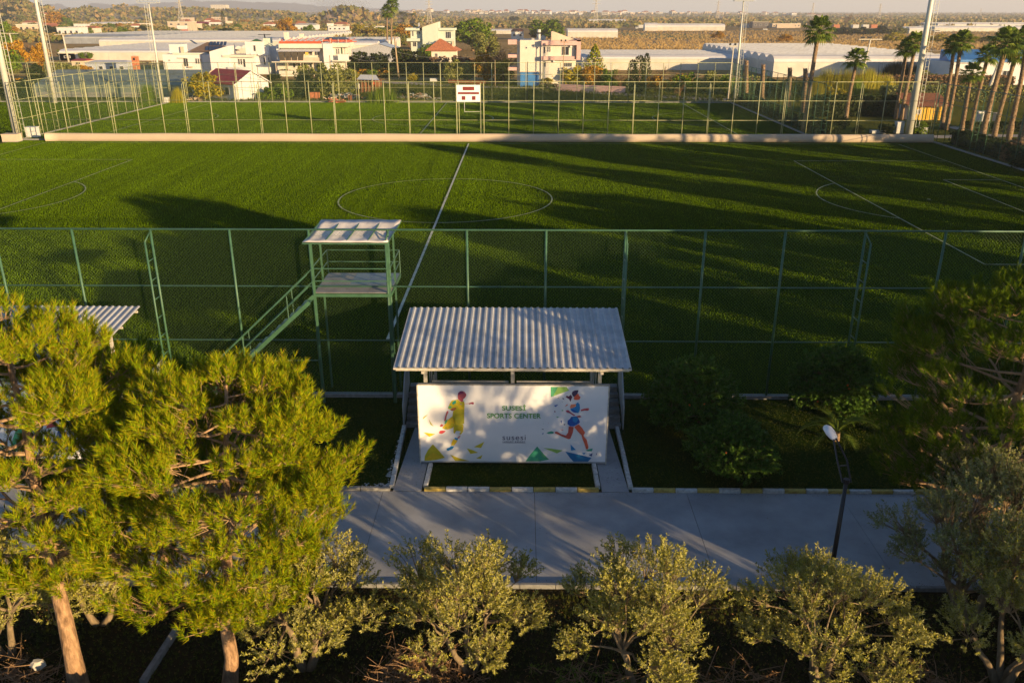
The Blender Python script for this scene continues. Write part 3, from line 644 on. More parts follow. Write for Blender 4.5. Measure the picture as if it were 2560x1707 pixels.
Y1, Y2, YG = (.72, .50, .02), (.58, .48, .02), (.45, .42, .03); RD, DR = (.55, .08, .09), (.28, .04, .08)
TL, BL, GN, LG = (.02, .30, .22), (.02, .24, .55), (.10, .42, .20), (.30, .52, .12)
# loose triangles at the left
for c, p in ((Y2, [(150,1460),(158,1350),(215,1240),(300,1140),(420,1270),(515,1380),(360,1420),(230,1455)]), (Y1, [(160,1400),(300,1290),(515,1380),(230,1455)]), (Y2, [(610,1325),(760,1385),(955,1462),(700,1460)]), (Y2, [(905,1212),(1010,1245),(1110,1290),(970,1310)]),
             (Y2, [(1030,1190),(1218,1095),(1160,1205)]), (Y2, [(1070,1390),(1185,1330),(1155,1398)]), (Y2, [(135,928),(225,940),(345,957),(240,1008)]), (YG, [(225,690),(262,750),(312,822),(262,790)]), (YG, [(122,695),(140,655),(215,608),(150,670)])): pr(c, p)
# footballer
for c, p in (((.50,.10,.12), [(745,285),(750,235),(780,200),(820,190),(865,205),(895,250),(895,275),(870,315),(842,335),(835,385),(800,380),(752,340)]),
             ((.22,.03,.10), [(745,275),(752,225),(785,196),(830,192),(850,230),(800,240),(770,255)]), ((.62,.16,.18), [(800,240),(850,225),(895,260),(870,310),(830,285)]),
             ((.58,.2,.18), [(760,290),(800,270),(838,310),(832,380),(790,372)]),
             (Y2, [(640,360),(745,345),(790,385),(855,380),(868,430),(862,525),(858,640),(858,775),(800,790),(685,800),(670,700),(650,650),(660,560),(690,500),(620,530),(565,505),(600,420)]),
             (YG, [(640,640),(700,660),(858,650),(856,775),(760,790),(690,700)]), (Y1, [(700,420),(790,440),(860,520),(780,515)]),
             (TL, [(640,400),(690,360),(715,365),(710,410),(660,440)]), (GN, [(575,470),(620,455),(640,490),(590,505)]), (BL, [(780,415),(815,425),(800,437)]),
             ((.42,.14,.06), [(610,530),(650,495),(715,485),(720,505),(680,540),(640,545)]),
             ((.52,.12,.16), [(545,560),(572,540),(578,570),(548,640),(520,735),(502,720),(520,640)]), ((.35,.12,.08), [(540,580),(560,560),(540,690),(525,720)]),
             (GN, [(510,770),(520,720),(565,690),(555,740),(530,780)]),
             ((.62,.42,.38), [(868,415),(940,410),(940,425),(880,428)]), (DR, [(935,412),(985,395),(1020,388),(1032,410),(1022,435),(985,425),(950,432)]),
             (Y1, [(640,650),(690,660),(688,770),(655,850),(560,880),(500,870),(465,850),(505,800),(545,730),(600,680)]), (YG, [(500,860),(530,825),(570,868),(520,880)]), (Y2, [(560,850),(650,760),(688,800),(650,850)]),
             (RD, [(430,805),(455,780),(488,795),(470,825),(432,830)]), ((.66,.08,.09), [(412,930),(430,900),(470,895),(530,900),(505,930),(460,955),(418,948)]),
             (Y2, [(668,800),(760,790),(842,785),(850,820),(836,920),(800,965),(770,960),(800,915),(770,905),(720,900),(685,955),(668,930)]), (YG, [(690,800),(842,790),(800,850)]),
             ((.6,.3,.3), [(760,995),(800,975),(770,1040),(730,1030)]), (BL, [(680,1040),(700,1018),(755,1035),(738,1070),(700,1062)]),
             (Y1, [(640,1100),(665,1050),(740,1068),(720,1110),(680,1160),(625,1160)]), (YG, [(650,1130),(720,1090),(680,1160),(628,1158)]),
             (BL, [(545,1220),(600,1195),(630,1172),(682,1178),(650,1225),(580,1252),(548,1250)])): pr(c, p)
for _ in range(34):
    x, y = random.choice([(random.uniform(380, 560), random.uniform(230, 900)), (random.uniform(560, 900), random.uniform(1000, 1290)), (random.uniform(790, 880), random.uniform(760, 920))]); s = random.uniform(6, 15); a = random.uniform(0, 6)
    pr(random.choice([DR, GN, YG, (.05, .06, .12), Y1]), [(x, y), (x + s * math.cos(a), y + s * math.sin(a)), (x + s * .5 * math.cos(a + .9), y + s * .6 * math.sin(a + .9))])
# runner
DB = (.01, .10, .42); OR = (.78, .14, .07)
for c, p in ((LG, [(690,120),(970,120),(1020,185),(860,240),(692,302)]), (GN, [(690,122),(820,122),(730,290),(692,302)]), ((.05, .36, .22), [(240,1465),(330,1320),(450,1178),(560,1310),(660,1412),(500,1468)]), (GN, [(450,1178),(560,1310),(660,1412),(520,1350)]),
             (LG, [(560,1205),(700,1218),(905,1250),(800,1302)]), ((.01, .17, .40), [(950,1270),(1200,1325),(1418,1382),(1352,1475),(1095,1475),(1030,1380)]), (BL, [(1042,1140),(1140,1240),(1052,1250)]), (BL, [(1245,1298),(1312,1290),(1285,1325)]), ((.02,.05,.2), [(1370,1330),(1435,1298),(1420,1358)]),
             ((.02,.05,.2), [(1515,1285),(1512,1320),(1492,1332)]), (DB, [(745,450),(825,432),(780,472)]), ((.05,.04,.1), [(885,312),(935,325),(915,342)]), (DR, [(810,325),(832,300),(825,328)]), (DR, [(755,540),(782,562),(755,575)]), (DB, [(862,725),(890,718),(885,775)]), ((.04,.04,.08), [(915,790),(950,775),(942,805)]), (RD, [(850,875),(930,882),(895,892)]),
             (GN, [(875,540),(910,525),(912,550)]), (GN, [(790,645),(845,655),(800,668)]), ((.04,.04,.1), [(525,875),(548,862),(572,880)]), (DB, [(540,945),(565,935),(548,975)]), (TL, [(612,940),(650,920),(700,905),(745,918),(738,950),(650,955)]),
             ((.06, .04, .10), [(1065,235),(1080,200),(1120,180),(1185,175),(1170,230),(1150,260),(1110,295),(1085,285)]), (OR, [(1105,345),(1105,300),(1150,255),(1180,235),(1195,275),(1222,300),(1200,345),(1150,350)]), ((.12, .02, .06), [(955,300),(975,275),(1010,290),(1048,258),(1075,300),(1040,385),(1015,335),(985,320)]),
             ((.75,.22,.12), [(940,475),(965,440),(995,428),(990,450)]), ((.78,.26,.14), [(1030,490),(1048,435),(1140,425),(1135,460),(1100,490),(1050,505)]),
             (BL, [(1140,420),(1175,392),(1205,430),(1212,500),(1205,545),(1180,585),(1100,575),(1060,550),(1035,510),(1110,480),(1140,465)]), (DB, [(1040,515),(1110,530),(1180,583),(1100,575)]), ((.45,.07,.12), [(955,540),(1000,530),(1060,580),(1130,625),(1100,635),(1030,590),(980,575)]),
             (RD, [(1225,525),(1290,505),(1360,495),(1375,520),(1355,545),(1290,540),(1228,552)]), ((.5,.1,.1), [(1150,640),(1210,625),(1240,655),(1200,665),(1165,660)]),
             (DB, [(1055,650),(1150,640),(1185,680),(1210,745),(1190,770),(1100,820),(1040,820),(988,780),(990,720),(1030,690)]), (BL, [(1080,660),(1150,650),(1180,700),(1140,760),(1080,730)]),
             ((.50,.09,.07), [(1010,820),(1100,830),(1085,930),(1040,1040),(1010,1048),(960,1030),(850,980),(765,945),(760,920),(800,910),(870,955),(960,985),(1000,930)]), (OR, [(1110,835),(1150,800),(1190,785),(1250,850),(1300,930),(1275,985),(1290,1010),(1330,1060),(1362,1190),(1350,1228),(1320,1225),(1290,1130),(1250,1030),(1240,980),(1180,920)]),
             ((.45,.07,.06), [(1250,1020),(1330,1060),(1362,1190),(1350,1228),(1320,1225),(1285,1110)]), (TL, [(1310,1250),(1360,1232),(1440,1215),(1425,1265),(1350,1268)])): pr(c, p, 'R')
for _ in range(26):
    x, y = random.choice([(random.uniform(560, 1000), random.uniform(220, 980)), (random.uniform(1160, 1520), random.uniform(940, 1340))]); s = random.uniform(7, 18); a = random.uniform(0, 6)
    pr(random.choice([DR, GN, BL, (.05, .06, .12), RD]), [(x, y), (x + s * math.cos(a), y + s * math.sin(a)), (x + s * .5 * math.cos(a + .9), y + s * .6 * math.sin(a + .9))], 'R')
def text(s, name, cx, cz, wd, col, bold=0.0, spacing=1.0, y=-.02, hh=None, parent=None, ext=.0015):
    cu = bpy.data.curves.new(name, 'FONT'); cu.body = s; cu.align_x = 'CENTER'; cu.align_y = 'CENTER'; cu.size = 1; cu.offset = bold; cu.space_character = spacing; cu.extrude = ext
    tmp = bpy.data.objects.new('tmp', cu); COL.objects.link(tmp); bpy.context.view_layer.update()
    me = bpy.data.meshes.new_from_object(tmp.evaluated_get(bpy.context.evaluated_depsgraph_get())); bpy.data.objects.remove(tmp)
    co = np.zeros(len(me.vertices) * 3); me.vertices.foreach_get('co', co); co = co.reshape(-1, 3)
    w0 = co[:, 0].max() - co[:, 0].min(); h0 = co[:, 1].max() - co[:, 1].min(); s1 = wd / w0; s2 = (hh / h0) if hh else s1
    V = np.stack([(co[:, 0] - (co[:, 0].max() + co[:, 0].min()) / 2) * s1 + cx, y + co[:, 2] * -1, (co[:, 1] - (co[:, 1].max() + co[:, 1].min()) / 2) * s2 + cz], 1)
    me.vertices.foreach_set('co', V.astype(np.float32).ravel()); me.materials.clear(); me.materials.append(col); me.name = name; me.update()
    return link_mesh(name, me, parent)
def pxs(px, py): q = P(px, py, YS - .13); return q.x - SX, q.z
def crop3(x, y): return pxs(950 + x / 2.904, 740 + y / 2.904)
TG = pm('print_text_green', (.06, .30, .12), .6, 0, .25, 1.2, c2=(.15, .38, .08)); TN = pm('print_text_navy', (.03, .03, .10), .6)
a = crop3(887, 785); b = crop3(1059, 830); text('SUSESİ', 'lettering', (a[0]+b[0])/2, (a[1]+b[1])/2, b[0]-a[0], TG, .022, 1.05, hh=a[1]-b[1], parent=sign)
a = crop3(777, 849); b = crop3(1168, 887); text('SPORTS CENTER', 'lettering', (a[0]+b[0])/2, (a[1]+b[1])/2, b[0]-a[0], TG, .022, 1.05, hh=a[1]-b[1], parent=sign)
a = crop3(889, 1007); b = crop3(1057, 1043); text('susesi', 'lettering', (a[0]+b[0])/2, (a[1]+b[1])/2, b[0]-a[0], TN, -.004, 1.1, hh=a[1]-b[1], parent=sign)
a = crop3(891, 1051); b = crop3(1055, 1061); text('LUXURY RESORT', 'lettering', (a[0]+b[0])/2, (a[1]+b[1])/2, b[0]-a[0], TN, .01, 1.35, hh=a[1]-b[1], parent=sign)
q0 = crop3(889, 1064); q1 = crop3(1057, 1064); MB().box(q0[0], q1[0], -.005, -.003, q0[1] - .006, q0[1] + .006).build('printed_rule', TN, sign)
s2 = thing('sign_board', 'white hoarding glimpsed through the branches of the left pine', 'sign', (SX - 18.35, YS - .12, 0))
MB().box(-SW/2, SW/2, 0, .1, ZB, ZB + SH).build('panel', BOARD, s2)
for xx, zz, ww, c in ((-2, .2, 1.0, Y1), (1.0, .3, 1.1, GN), (2.2, 1.2, .5, RD), (-1.6, 1.5, .5, Y2), (2.4, .4, .8, DB)):
    MB().add([(xx - ww/2, -.004, ZB + zz), (xx + ww/2, -.004, ZB + zz + .1), (xx, -.004, ZB + zz + ww)], [(0, 1, 2)]).build('printed_shape', flat(c), s2)

# ================================================================ FILMING TOWER
tw = thing('viewing_tower', 'green steel viewing tower with grey deck and sagging white roof at the fence', 'tower', (0, 0, 0))
TX0, TX1 = P(784, 736, 31.2).x, P(977, 736, 31.2).x; TYa, TYb = 31.2, 33.95; ZP, ZR = 4.72, 6.75
for x in (TX0 + .04, TX1 - .04):
    for y in (TYa + .04, TYb - .9 if False else TYb - 1.2): 
        MB().beam((x, y, 0), (x, y, ZR + (0 if y < 32 else .2)), .085 if y < 32 else .07).build('tower_post', GRN, tw)
for a, b in (((TX0, TYa), (TX1, TYa)), ((TX0, TYb), (TX1, TYb)), ((TX0, TYa), (TX0, TYb)), ((TX1, TYa), (TX1, TYb))):
    MB().beam((a[0], a[1], ZP - .08), (b[0], b[1], ZP - .08), .05, .13).build('deck_beam', GRN, tw)
DECK = pm('deck_sheet', (.26, .25, .24), .6, .2, .2, 2)
DECK2 = pm('deck_sheet_shaded', (.16, .21, .27), .5, .2, .15, 2)  # bluer, darker deck colour: shade lying on the deck, painted in
mx = (TX0 + TX1) / 2; my = TYa + 1.1
MB().box(TX0 + .03, mx - .3, TYa + .04, TYb - .04, ZP, ZP + .02).build('deck_plate', DECK, tw)
MB().box(mx - .29, TX1 - .03, my + .01, TYb - .04, ZP, ZP + .023).build('deck_plate', DECK2, tw)
MB().box(mx - .29, mx + .6, TYa + .04, my, ZP, ZP + .018).build('deck_plate', DECK, tw)
MB().box(mx + .61, TX1 - .03, TYa + .04, my, ZP, ZP + .021).build('deck_plate', DECK, tw)
for zz in (.5, 1.0):
    for a, b in (((TX0, TYa), (TX1, TYa)), ((TX0, TYb), (TX1, TYb)), ((TX1, TYa), (TX1, TYb)), ((TX0, TYa), (TX0, TYb))):
        MB().tube([(a[0], a[1], ZP + zz), (b[0], b[1], ZP + zz)], .022, 6).build('handrail', GRN, tw)
for x in (TX0, TX1): MB().tube([(x, TYb, ZP), (x, TYb, ZP + 1.0)], .025, 6).build('rail_post', GRN, tw)
ROOFT = pm('roof_canvas', (.60, .57, .54), .65, 0, .12, 1.2, .02, 4)
m = MB(); nx, ny = 17, 8; xs0, xs1 = TX0 - .22, TX1 - .0
for j in range(ny):
    for i in range(nx):
        u = i / (nx - 1); v = j / (ny - 1); sag = .09 * math.sin(math.pi * v) * (1 - .25 * math.cos(u * math.pi * 8)) + .04 * math.sin(u * math.pi * 4) ** 2 * math.sin(math.pi * v)
        m.v.append((xs0 + (xs1 - xs0) * u + (v * .22), TYa - .12 + 2.35 * v, ZR + .06 + .32 * v - sag + random.uniform(-.008, .008)))
for j in range(ny - 1):
    for i in range(nx - 1): m.f.append((j*nx+i, j*nx+i+1, (j+1)*nx+i+1, (j+1)*nx+i)); m.m.append(0)
o = m.build('roof_canvas', ROOFT, tw, smooth=True); md = o.modifiers.new('t', 'SOLIDIFY'); md.thickness = .015
for k in range(5):
    u = k / 4; MB().tube([(xs0 + (xs1 - xs0) * u, TYa - .12, ZR + .02), (xs0 + (xs1 - xs0) * u + .22, TYa + 2.23, ZR + .33)], .025, 6).build('roof_bar', GRN, tw)
MB().beam((xs0, TYa - .13, ZR + .0), (xs1, TYa - .13, ZR), .05).build('roof_bar', GRN, tw); MB().beam((xs0 + .22, TYa + 2.24, ZR + .3), (xs1 + .22, TYa + 2.24, ZR + .3), .05).build('roof_bar', RUST, tw)
# stair down to the left along the fence
sA = Vector((TX0 + .02, TYa - .05, ZP - .1)); 
for yo in (-.03, -.78):
    q = Vector((TX0 - 5.1, TYa - .05 + yo, 0)); MB().beam(sA + Vector((0, yo, 0)), q, .045, .15).build('stair_stringer', GRN, tw)
    for hz in (.5, 1.0): MB().tube([sA + Vector((0, yo, hz + .1)), q + Vector((0, 0, hz))], .022, 6).build('handrail', GRN, tw)
    for k in (1, 3.2, 5): 
        p = sA + Vector((0, yo, 0)); r = p.lerp(q, k / 6); MB().tube([r, r + Vector((0, 0, 1.02))], .02, 6).build('baluster', GRN, tw)
for k in range(17):
    t_ = (k + .7) / 18; p = sA.lerp(Vector((TX0 - 5.1, TYa - .05, 0)), t_); MB().box(p.x - .13, p.x + .13, TYa - .8, TYa - .12, p.z + .02, p.z + .045).build('stair_tread', GRN, tw)
MB().tube([(TX0 - 4.2, TYa + .2, 1.75), (TX0, TYa + .2, 1.8)], .025, 6).build('tie_bar', GRN, tw)
# roadside lamp
lx = G(2056, 1460).x
lp = thing('street_lamp', 'black street lamp post with a white lamp head beside the road', 'street lamp', (lx, 19.15, 0))
MB().tube([(0, 0, 0), (0, 0, 1.2), (0, 0, 3.55)], [.075, .065, .05], 10).build('pole', BLACKM, lp, smooth=True)
MB().tube([(0, 0, 3.52), (0, 0, 3.64)], .08, 10).build('collar', BLACKM, lp)
hx = -.42; MB().tube([(.12, 0, 3.55), (.12, .45, 3.95), (-.04, .95, 4.32)], .025, 6).build('arm', BLACKM, lp); MB().tube([(-.1, 0, 3.55), (-.12, .45, 3.9), (-.1, .95, 4.28)], .025, 6).build('arm', BLACKM, lp)
MB().tube([(-.12, .35, 3.82), (.12, .35, 3.85)], .018, 5).build('arm_tie', BLACKM, lp)
m = MB(); 
for k, (s_, wd, hh) in enumerate(((0, .07, .04), (.1, .12, .07), (.3, .15, .09), (.5, .14, .08), (.6, .09, .05))):
    c = Vector((-.07 - s_ * .15, .95 + s_ * .8, 4.30 + s_ * .22)); 
    for j in range(8):
        a = 2 * math.pi * j / 8; m.v.append(tuple(c + Vector((.98 * math.cos(a) * wd, .15 * math.cos(a) * wd, math.sin(a) * hh))))
for k in range(4):
    for j in range(8): m.f.append((k*8+j, k*8+(j+1) % 8, (k+1)*8+(j+1) % 8, (k+1)*8+j)); m.m.append(0)
m.f.append(tuple(range(8))[::-1]); m.m.append(0); m.f.append(tuple(32+j for j in range(8))); m.m.append(0)
m.build('lamp_head', pm('lamp_shell', (.72, .72, .74), .35, 0, .05, 2), lp, smooth=True)

# ================================================================ FOREGROUND TREES
def at_base(px, py): q = G(px, py); return (q.x, q.y, 0)
g1 = at_base(200, 1728); g2 = at_base(572, 1722)
big_pine('tall pine with orange trunk at the left edge, the leftmost pine', (g1[0], g1[1], 0), 9.3, .19, (-.7, 1.4), 3.0, 2.55, 48, .48, 27, L_PINE, 11, zpeak=.35)
big_pine('broad sunlit pine with forked orange trunk, second pine from the left', (g2[0], g2[1], 0), 7.9, .16, (.45, 1.2), 2.35, 2.7, 56, .47, 26, L_PINE, 23, zpeak=.33)
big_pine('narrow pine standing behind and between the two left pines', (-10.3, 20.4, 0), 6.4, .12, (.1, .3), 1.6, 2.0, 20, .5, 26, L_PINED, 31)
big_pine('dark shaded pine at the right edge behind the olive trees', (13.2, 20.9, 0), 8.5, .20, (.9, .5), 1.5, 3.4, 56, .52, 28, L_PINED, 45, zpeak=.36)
for (px, py, H, Rm, nt_, lab, sd, nl) in ((1172, 1680, 3.4, 1.6, 3, 'olive tree in front of the road, directly below the sign board left half', 1, 22),
        (1592, 1712, 3.6, 1.7, 3, 'olive tree in front of the road, below the right end of the sign board', 2, 24),
        (2040, 1716, 3.4, 1.6, 3, 'olive tree in front of the black street lamp post', 3, 22),
        (2500, 1712, 4.3, 2.1, 4, 'olive tree at the bottom right corner', 4, 24),
        (766, 1672, 3.5, 1.65, 2, 'olive tree just right of the broad pine trunk', 5, 22),
        (250, 1560, 2.9, 1.3, 2, 'small olive tree behind the leftmost pine trunk', 6, 14),
        (20, 1640, 3.0, 1.5, 2, 'olive tree at the bottom left edge behind the leftmost pine', 7, 14)):
    p = at_base(px, py); big_olive(lab, p, H, Rm, nt_, L_OLIVE, 100 + sd, nl + 3, 50, .55, 31)
L_OLD = leafmat('shaded_olive_leaves', [(0.09, 0.12, 0.03), (0.18, 0.20, 0.05), (0.27, 0.27, 0.07)], 0.15, back=(0.24, 0.25, 0.13))  # darker copy of the olive leaves with the tree's shade in its colour
big_olive('olive tree in shaded leaf tones at right below the dark pine, beyond the near kerb', (11.7, 17.9, 0), 4.9, 2.1, 3, L_OLD, 120, 36, 60, .68, 28, z0=1.5, airy=.4)
big_olive('tall sparse tree beyond the right edge, behind the olive row', (21.5, 6.5, 0), 8.8, 3.4, 2, L_OLIVE, 150, 46, 46, .66, 18, z0=3.2, name='sparse_tree')
# citrus trees on the lawn
def citrus(label, px, py, H, Rm, seed, n=24):
    p = at_base(px, py); t = big_olive(label, p, H, Rm, 1, L_CITR, seed, n + 8, 64, .52, 17, z0=.45, name='orange_tree', ll=.13, lw=.065, up=.25, airy=0)
    random.seed(seed)
    for k in range(3):
        a = random.uniform(-2.6, -.5); rr = Rm * random.uniform(.75, .95); z = H * random.uniform(.35, .75)
        m = MB(); r = .042; pts = [Vector((0, 0, -r)), Vector((0, 0, -r*.7)), Vector((0, 0, 0)), Vector((0, 0, r*.7)), Vector((0, 0, r))]
        m.tube(pts, [r*.3, r*.75, r, r*.75, r*.3], 8); m.build('orange', pm('orange_skin', (.75, .16, .02), .5), t, (rr * math.cos(a), rr * math.sin(a), z), smooth=True)
    return t
citrus('dark round orange tree right of the stand, close to the fence', 1730, 1085, 2.9, 1.65, 61)
citrus('low dark orange bush on the lawn in front of the round orange tree', 1830, 1185, 1.9, 1.25, 62, 16)
citrus('dark orange tree against the fence behind the small palm', 2080, 1040, 2.7, 1.6, 63)
def frond_mesh(L=1.6, n=34, ll=.32, droop=.9):
    m = MB(); prev = None; pts = []
    for i in range(9):
        t = i / 8; pts.append(Vector((L * t * (1 - .12 * t), 0, L * (.75 * t - droop * t * t))))
    m.tube(pts, [.018 * (1 - .8 * i / 8) + .003 for i in range(9)], 4)
    for i in range(n):
        t = .12 + .88 * i / n; k = min(7, int(t * 8)); p = pts[k].lerp(pts[k+1], t * 8 - k); l = ll * math.sin(math.pi * min(.97, t * .85 + .12))
        for s in (-1, 1):
            e = p + Vector((l * .55, s * l * .8, l * .25 - .05)); w = Vector((.016, 0, 0)); m.add([p - w, p + w, e], [(0, 1, 2)])
    return m.mesh('frond', L_PALM)
fp = thing('palm_shrub', 'small feathery palm in front of the dark orange tree', 'palm', at_base(2090, 1100))
fm = frond_mesh()
for k in range(17):
    o = link_mesh('frond', fm, fp, (0, 0, .35)); o.rotation_euler = (0, -R(random.uniform(-20, 38)), k * 2.4); s = random.uniform(.75, 1.1); o.scale = (s, s, s)
MB().tube([(0, 0, 0), (0, 0, .4)], [.14, .11], 8).build('trunk', PALMT, fp)
X = np.concatenate([RNG.uniform(-9, 14, 700), RNG.uniform(-9, 14, 500), RNG.uniform(-9, 14, 160)]); Y = np.concatenate([19.45 + np.abs(RNG.normal(0, .12, 700)), 24.3 - np.abs(RNG.normal(0, .1, 500)), RNG.uniform(19.5, 24.2, 160)])
V, F = clump_quads(np.stack([X, Y, np.full(1360, .035)], 1), .035, .0); V[:, 2] = .024 + np.abs(V[:, 2] - .035) * .6; tag(link_mesh('road_litter', np_mesh('road_litter', V, F, leafmat('old_leaves', [(.08, .05, .03), (.14, .09, .04), (.06, .05, .03)], .1), 4)), 'dead leaves and grit along the road kerbs', 'leaves', kind='stuff')
# trees outside the picture on the right (they stand there and throw the evening shadows)
pz = thing
_src = [o for o in COL.objects if o.name.startswith('pine_tree')]
for k, (x, y, s) in enumerate(((24.5, 18.5, 1.5), (27, 12, 1.1), (33.5, 17, 1.35), (40, 10, 1.2), (47.5, 14.5, 1.5), (55, 20, 1.2), (62, 22, 1.5), (66, 34, 1.4), (70, 45, 2.0), (68, 58, 1.2), (71, 70, 1.35), (75, 84, 1.3))):
    copy_tree(_src[k % 2 * 2 + 1 if k % 2 == 0 else 0], label='tall pine, %s in the row going right from the dark pine' % ('first second third fourth fifth sixth seventh eighth ninth tenth eleventh twelfth thirteenth fourteenth'.split()[k]), loc=(x, y, 0), rz=k * 1.3, scale=(s, s, s))
# cut branches and shrubs along the bottom edge
def twig_pile(label, px0, px1, py, n, hgt, seed, leaves_n=0, lm=L_GREEN):
    random.seed(seed); a = G(px0, py); b = G(px1, py); t = thing('branch_pile', label, 'brush', ((a.x + b.x)/2, a.y, 0)); W_ = (b.x - a.x) / 2; m = MB(); S = []; D = []
    for i in range(n):
        x = random.gauss(0, .45) * W_; y = random.uniform(-.5, .5); z = random.uniform(0, hgt) * max(.2, 1 - (x / W_) ** 2) ; az = random.uniform(0, 6.28); L = random.uniform(.3, .9); el = random.uniform(-.15, .6)
        p = Vector((x, y, z)); d = Vector((math.cos(az) * math.cos(el), math.sin(az) * math.cos(el), math.sin(el))); q = p + d * L; r = random.uniform(.006, .02)
        m.tube([p, p.lerp(q, .5) + Vector((0, 0, random.uniform(-.05, .08))), q], [r, r * .7, r * .3], 4)
        for k in range(random.randint(0, 3)):
            u = p.lerp(q, random.uniform(.3, .95)); m.tube([u, u + Vector((random.uniform(-.2, .2), random.uniform(-.2, .2), random.uniform(-.05, .2)))], [.005, .003], 3, cap=False)
            S.append(np.array(u)); D.append(np.array(rdirs(1)[0]))
    tag(m.build('twigs', DRYB, t), kind='stuff')
    if leaves_n: 
        V, F = leaves(np.array(S), np.array(D), L=.2, n=leaves_n, ll=.05, lw=.025); link_mesh('leaves', np_mesh('leaves', V, F, lm, 4), t)
    return t
L_DRY = leafmat('dry_leaves', [(.16, .08, .03), (.26, .14, .06), (.20, .12, .04)], .2)
twig_pile('tangled heap of cut dry branches at the bottom edge under the first middle olive', 905, 1195, 1712, 230, .7, 201, 9, L_DRY)
twig_pile('dry twig heap at the bottom left corner', -30, 160, 1715, 120, .45, 202, 3, L_DRY)
twig_pile('low leafy cut branches at the bottom edge between the two middle olives', 1345, 1640, 1725, 120, .3, 203, 16)
twig_pile('brown dry cuttings at the bottom edge right of the second middle olive', 1740, 1980, 1728, 90, .3, 204, 8, L_DRY)
twig_pile('reddish dry cuttings at the bottom edge below the right olives', 2160, 2420, 1728, 80, .3, 205, 10, L_DRY)
m = MB(); c = Vector(); rr = []
for k in range(5):
    z = k * .06; r_ = .17 * math.sin(math.pi * (k + .9) / 6)
    for j in range(7): a = j * .9; m.v.append((math.cos(a) * r_ * random.uniform(.8, 1.2), math.sin(a) * r_ * .8 * random.uniform(.8, 1.2), z + random.uniform(-.015, .015)))
for k in range(4):
    for j in range(7): m.f.append((k*7+j, k*7+(j+1) % 7, (k+1)*7+(j+1) % 7, (k+1)*7+j)); m.m.append(0)
m.f.append(tuple(28 + j for j in range(7))); m.m.append(0)
o = m.build('stone', pm('pale_stone', (.5, .47, .4), .9, 0, .2, 8), None, (G(105, 1700).x, G(105, 1700).y + .0, .5)); o.location.z = .35; tag(o, 'pale round stone on the twig heap in the bottom left corner', 'stone')
def garden_edge(label, p, q, w_=.13):
    a = G(*p); b = G(*q); o = MB().beam((0, 0, .06), (b.x - a.x, b.y - a.y, .06), w_, .2).build('concrete_edging', CONC2, None, (a.x, a.y, 0)); tag(o, label, 'edging')
garden_edge('concrete edging strip between the two left pine trunks', (357, 1712), (440, 1583)); garden_edge('concrete edging strip below the second middle olive', (1718, 1712), (1684, 1610), .16)
# tufts of weeds and ground litter under the trees and on the lawns
def tufts(name, label, n, x0, x1, y0, y1, h, mat, nb_=7, cat='grass'):
    X = RNG.uniform(x0, x1, n); Y = RNG.uniform(y0, y1, n); C = np.stack([X, Y, np.zeros(n)], 1)
    D = rdirs(n); D[:, 2] = 1.5; V, F = needles(C, D, L=.02, n=nb_, nl=h, w=.014, spread=.8); o = link_mesh(name, np_mesh(name, V, F, mat, 3)); return tag(o, label, cat, kind='stuff')
L_GRS = leafmat('grass_blades', [(.04, .06, .01), (.09, .11, .015), (.14, .14, .03)], .35)
tufts('weeds', 'weeds and short grass under the olive and pine trees', 9000, -14, 15, 14.5, 19.1, .10, L_GRS)
tufts('lawn_grass', 'short lawn grass between the road and the fence', 15000, -13, 17, 24.6, 31.6, .055, L_GRS, 6)
X = RNG.uniform(-14, 15, 5000); Y = RNG.uniform(14.5, 19.2, 5000)
V, F = clump_quads(np.stack([X, Y, np.full(5000, .012)], 1), .05, .0); V[:, 2] = np.abs(V[:, 2]); tag(link_mesh('leaf_litter', np_mesh('leaf_litter', V, F, L_DRY, 4)), 'fallen dry leaves under the trees', 'leaves', kind='stuff')

# ================================================================ MASTS AND POLES
def mast(label, px, py, h, r0, r1, ladder_side=1, head=True, name='floodlight_mast'):
    q = G(px, py); t = thing(name, label, 'light mast', (q.x, q.y, 0))
    MB().tube([(0, 0, 0), (0, 0, h * .5), (0, 0, h)], [r0, (r0 + r1) / 2, r1], 14).build('pole', POLEM, t, smooth=True)
    s = ladder_side; m = MB()
    for dx in (.0, .45):
        m.tube([(s * (r0 + .25 + dx), 0, .8), (s * (r1 + .25 + dx), 0, h - .3)], .035, 5)
    m.build('ladder_rail', POLEM, t); z = 1.0; me = MB().tube([(0, 0, 0), (s * .45, 0, 0)], .025, 4).mesh('ladder_rung', POLEM)
    while z < h - .4: link_mesh('ladder_rung', me, t, (s * ((r0 + (r1 - r0) * z / h) + .25), 0, z)); z += .75
    me = MB().tube([(0, 0, 0), (s * .3, 0, 0)], .03, 4).mesh('ladder_bracket', POLEM); z = 2
    while z < h: link_mesh('ladder_bracket', me, t, (s * (r0 + (r1 - r0) * z / h), 0, z)); z += 3
    if head:
        m = MB(); W_ = 1.7
        m.tube([(-W_, -.6, h), (W_, -.6, h)], .05, 6); m.tube([(-W_, .6, h), (W_, .6, h)], .05, 6)
        for x in (-W_, 0, W_): m.tube([(x, -.6, h), (x, .6, h)], .05, 6)
        for x in (-W_, W_):
            for y in (-.6, .6): m.tube([(x, y, h), (x, y, h + 1)], .03, 5)
        for y in (-.6, .6): m.tube([(-W_, y, h + 1), (W_, y, h + 1)], .03, 5)
        m.build('platform', POLEM, t)
        fl = MB().box(-.3, .3, -.18, .1, -.25, .3).mesh('floodlight', GALV)
        for x in (-1.4, -.7, 0, .7, 1.4): link_mesh('floodlight', fl, t, (x, -.85, h + .6))
    return t
mast('thick grey floodlight mast at the left edge behind the near pitch corner', 44, 346, 26, .45, .22)
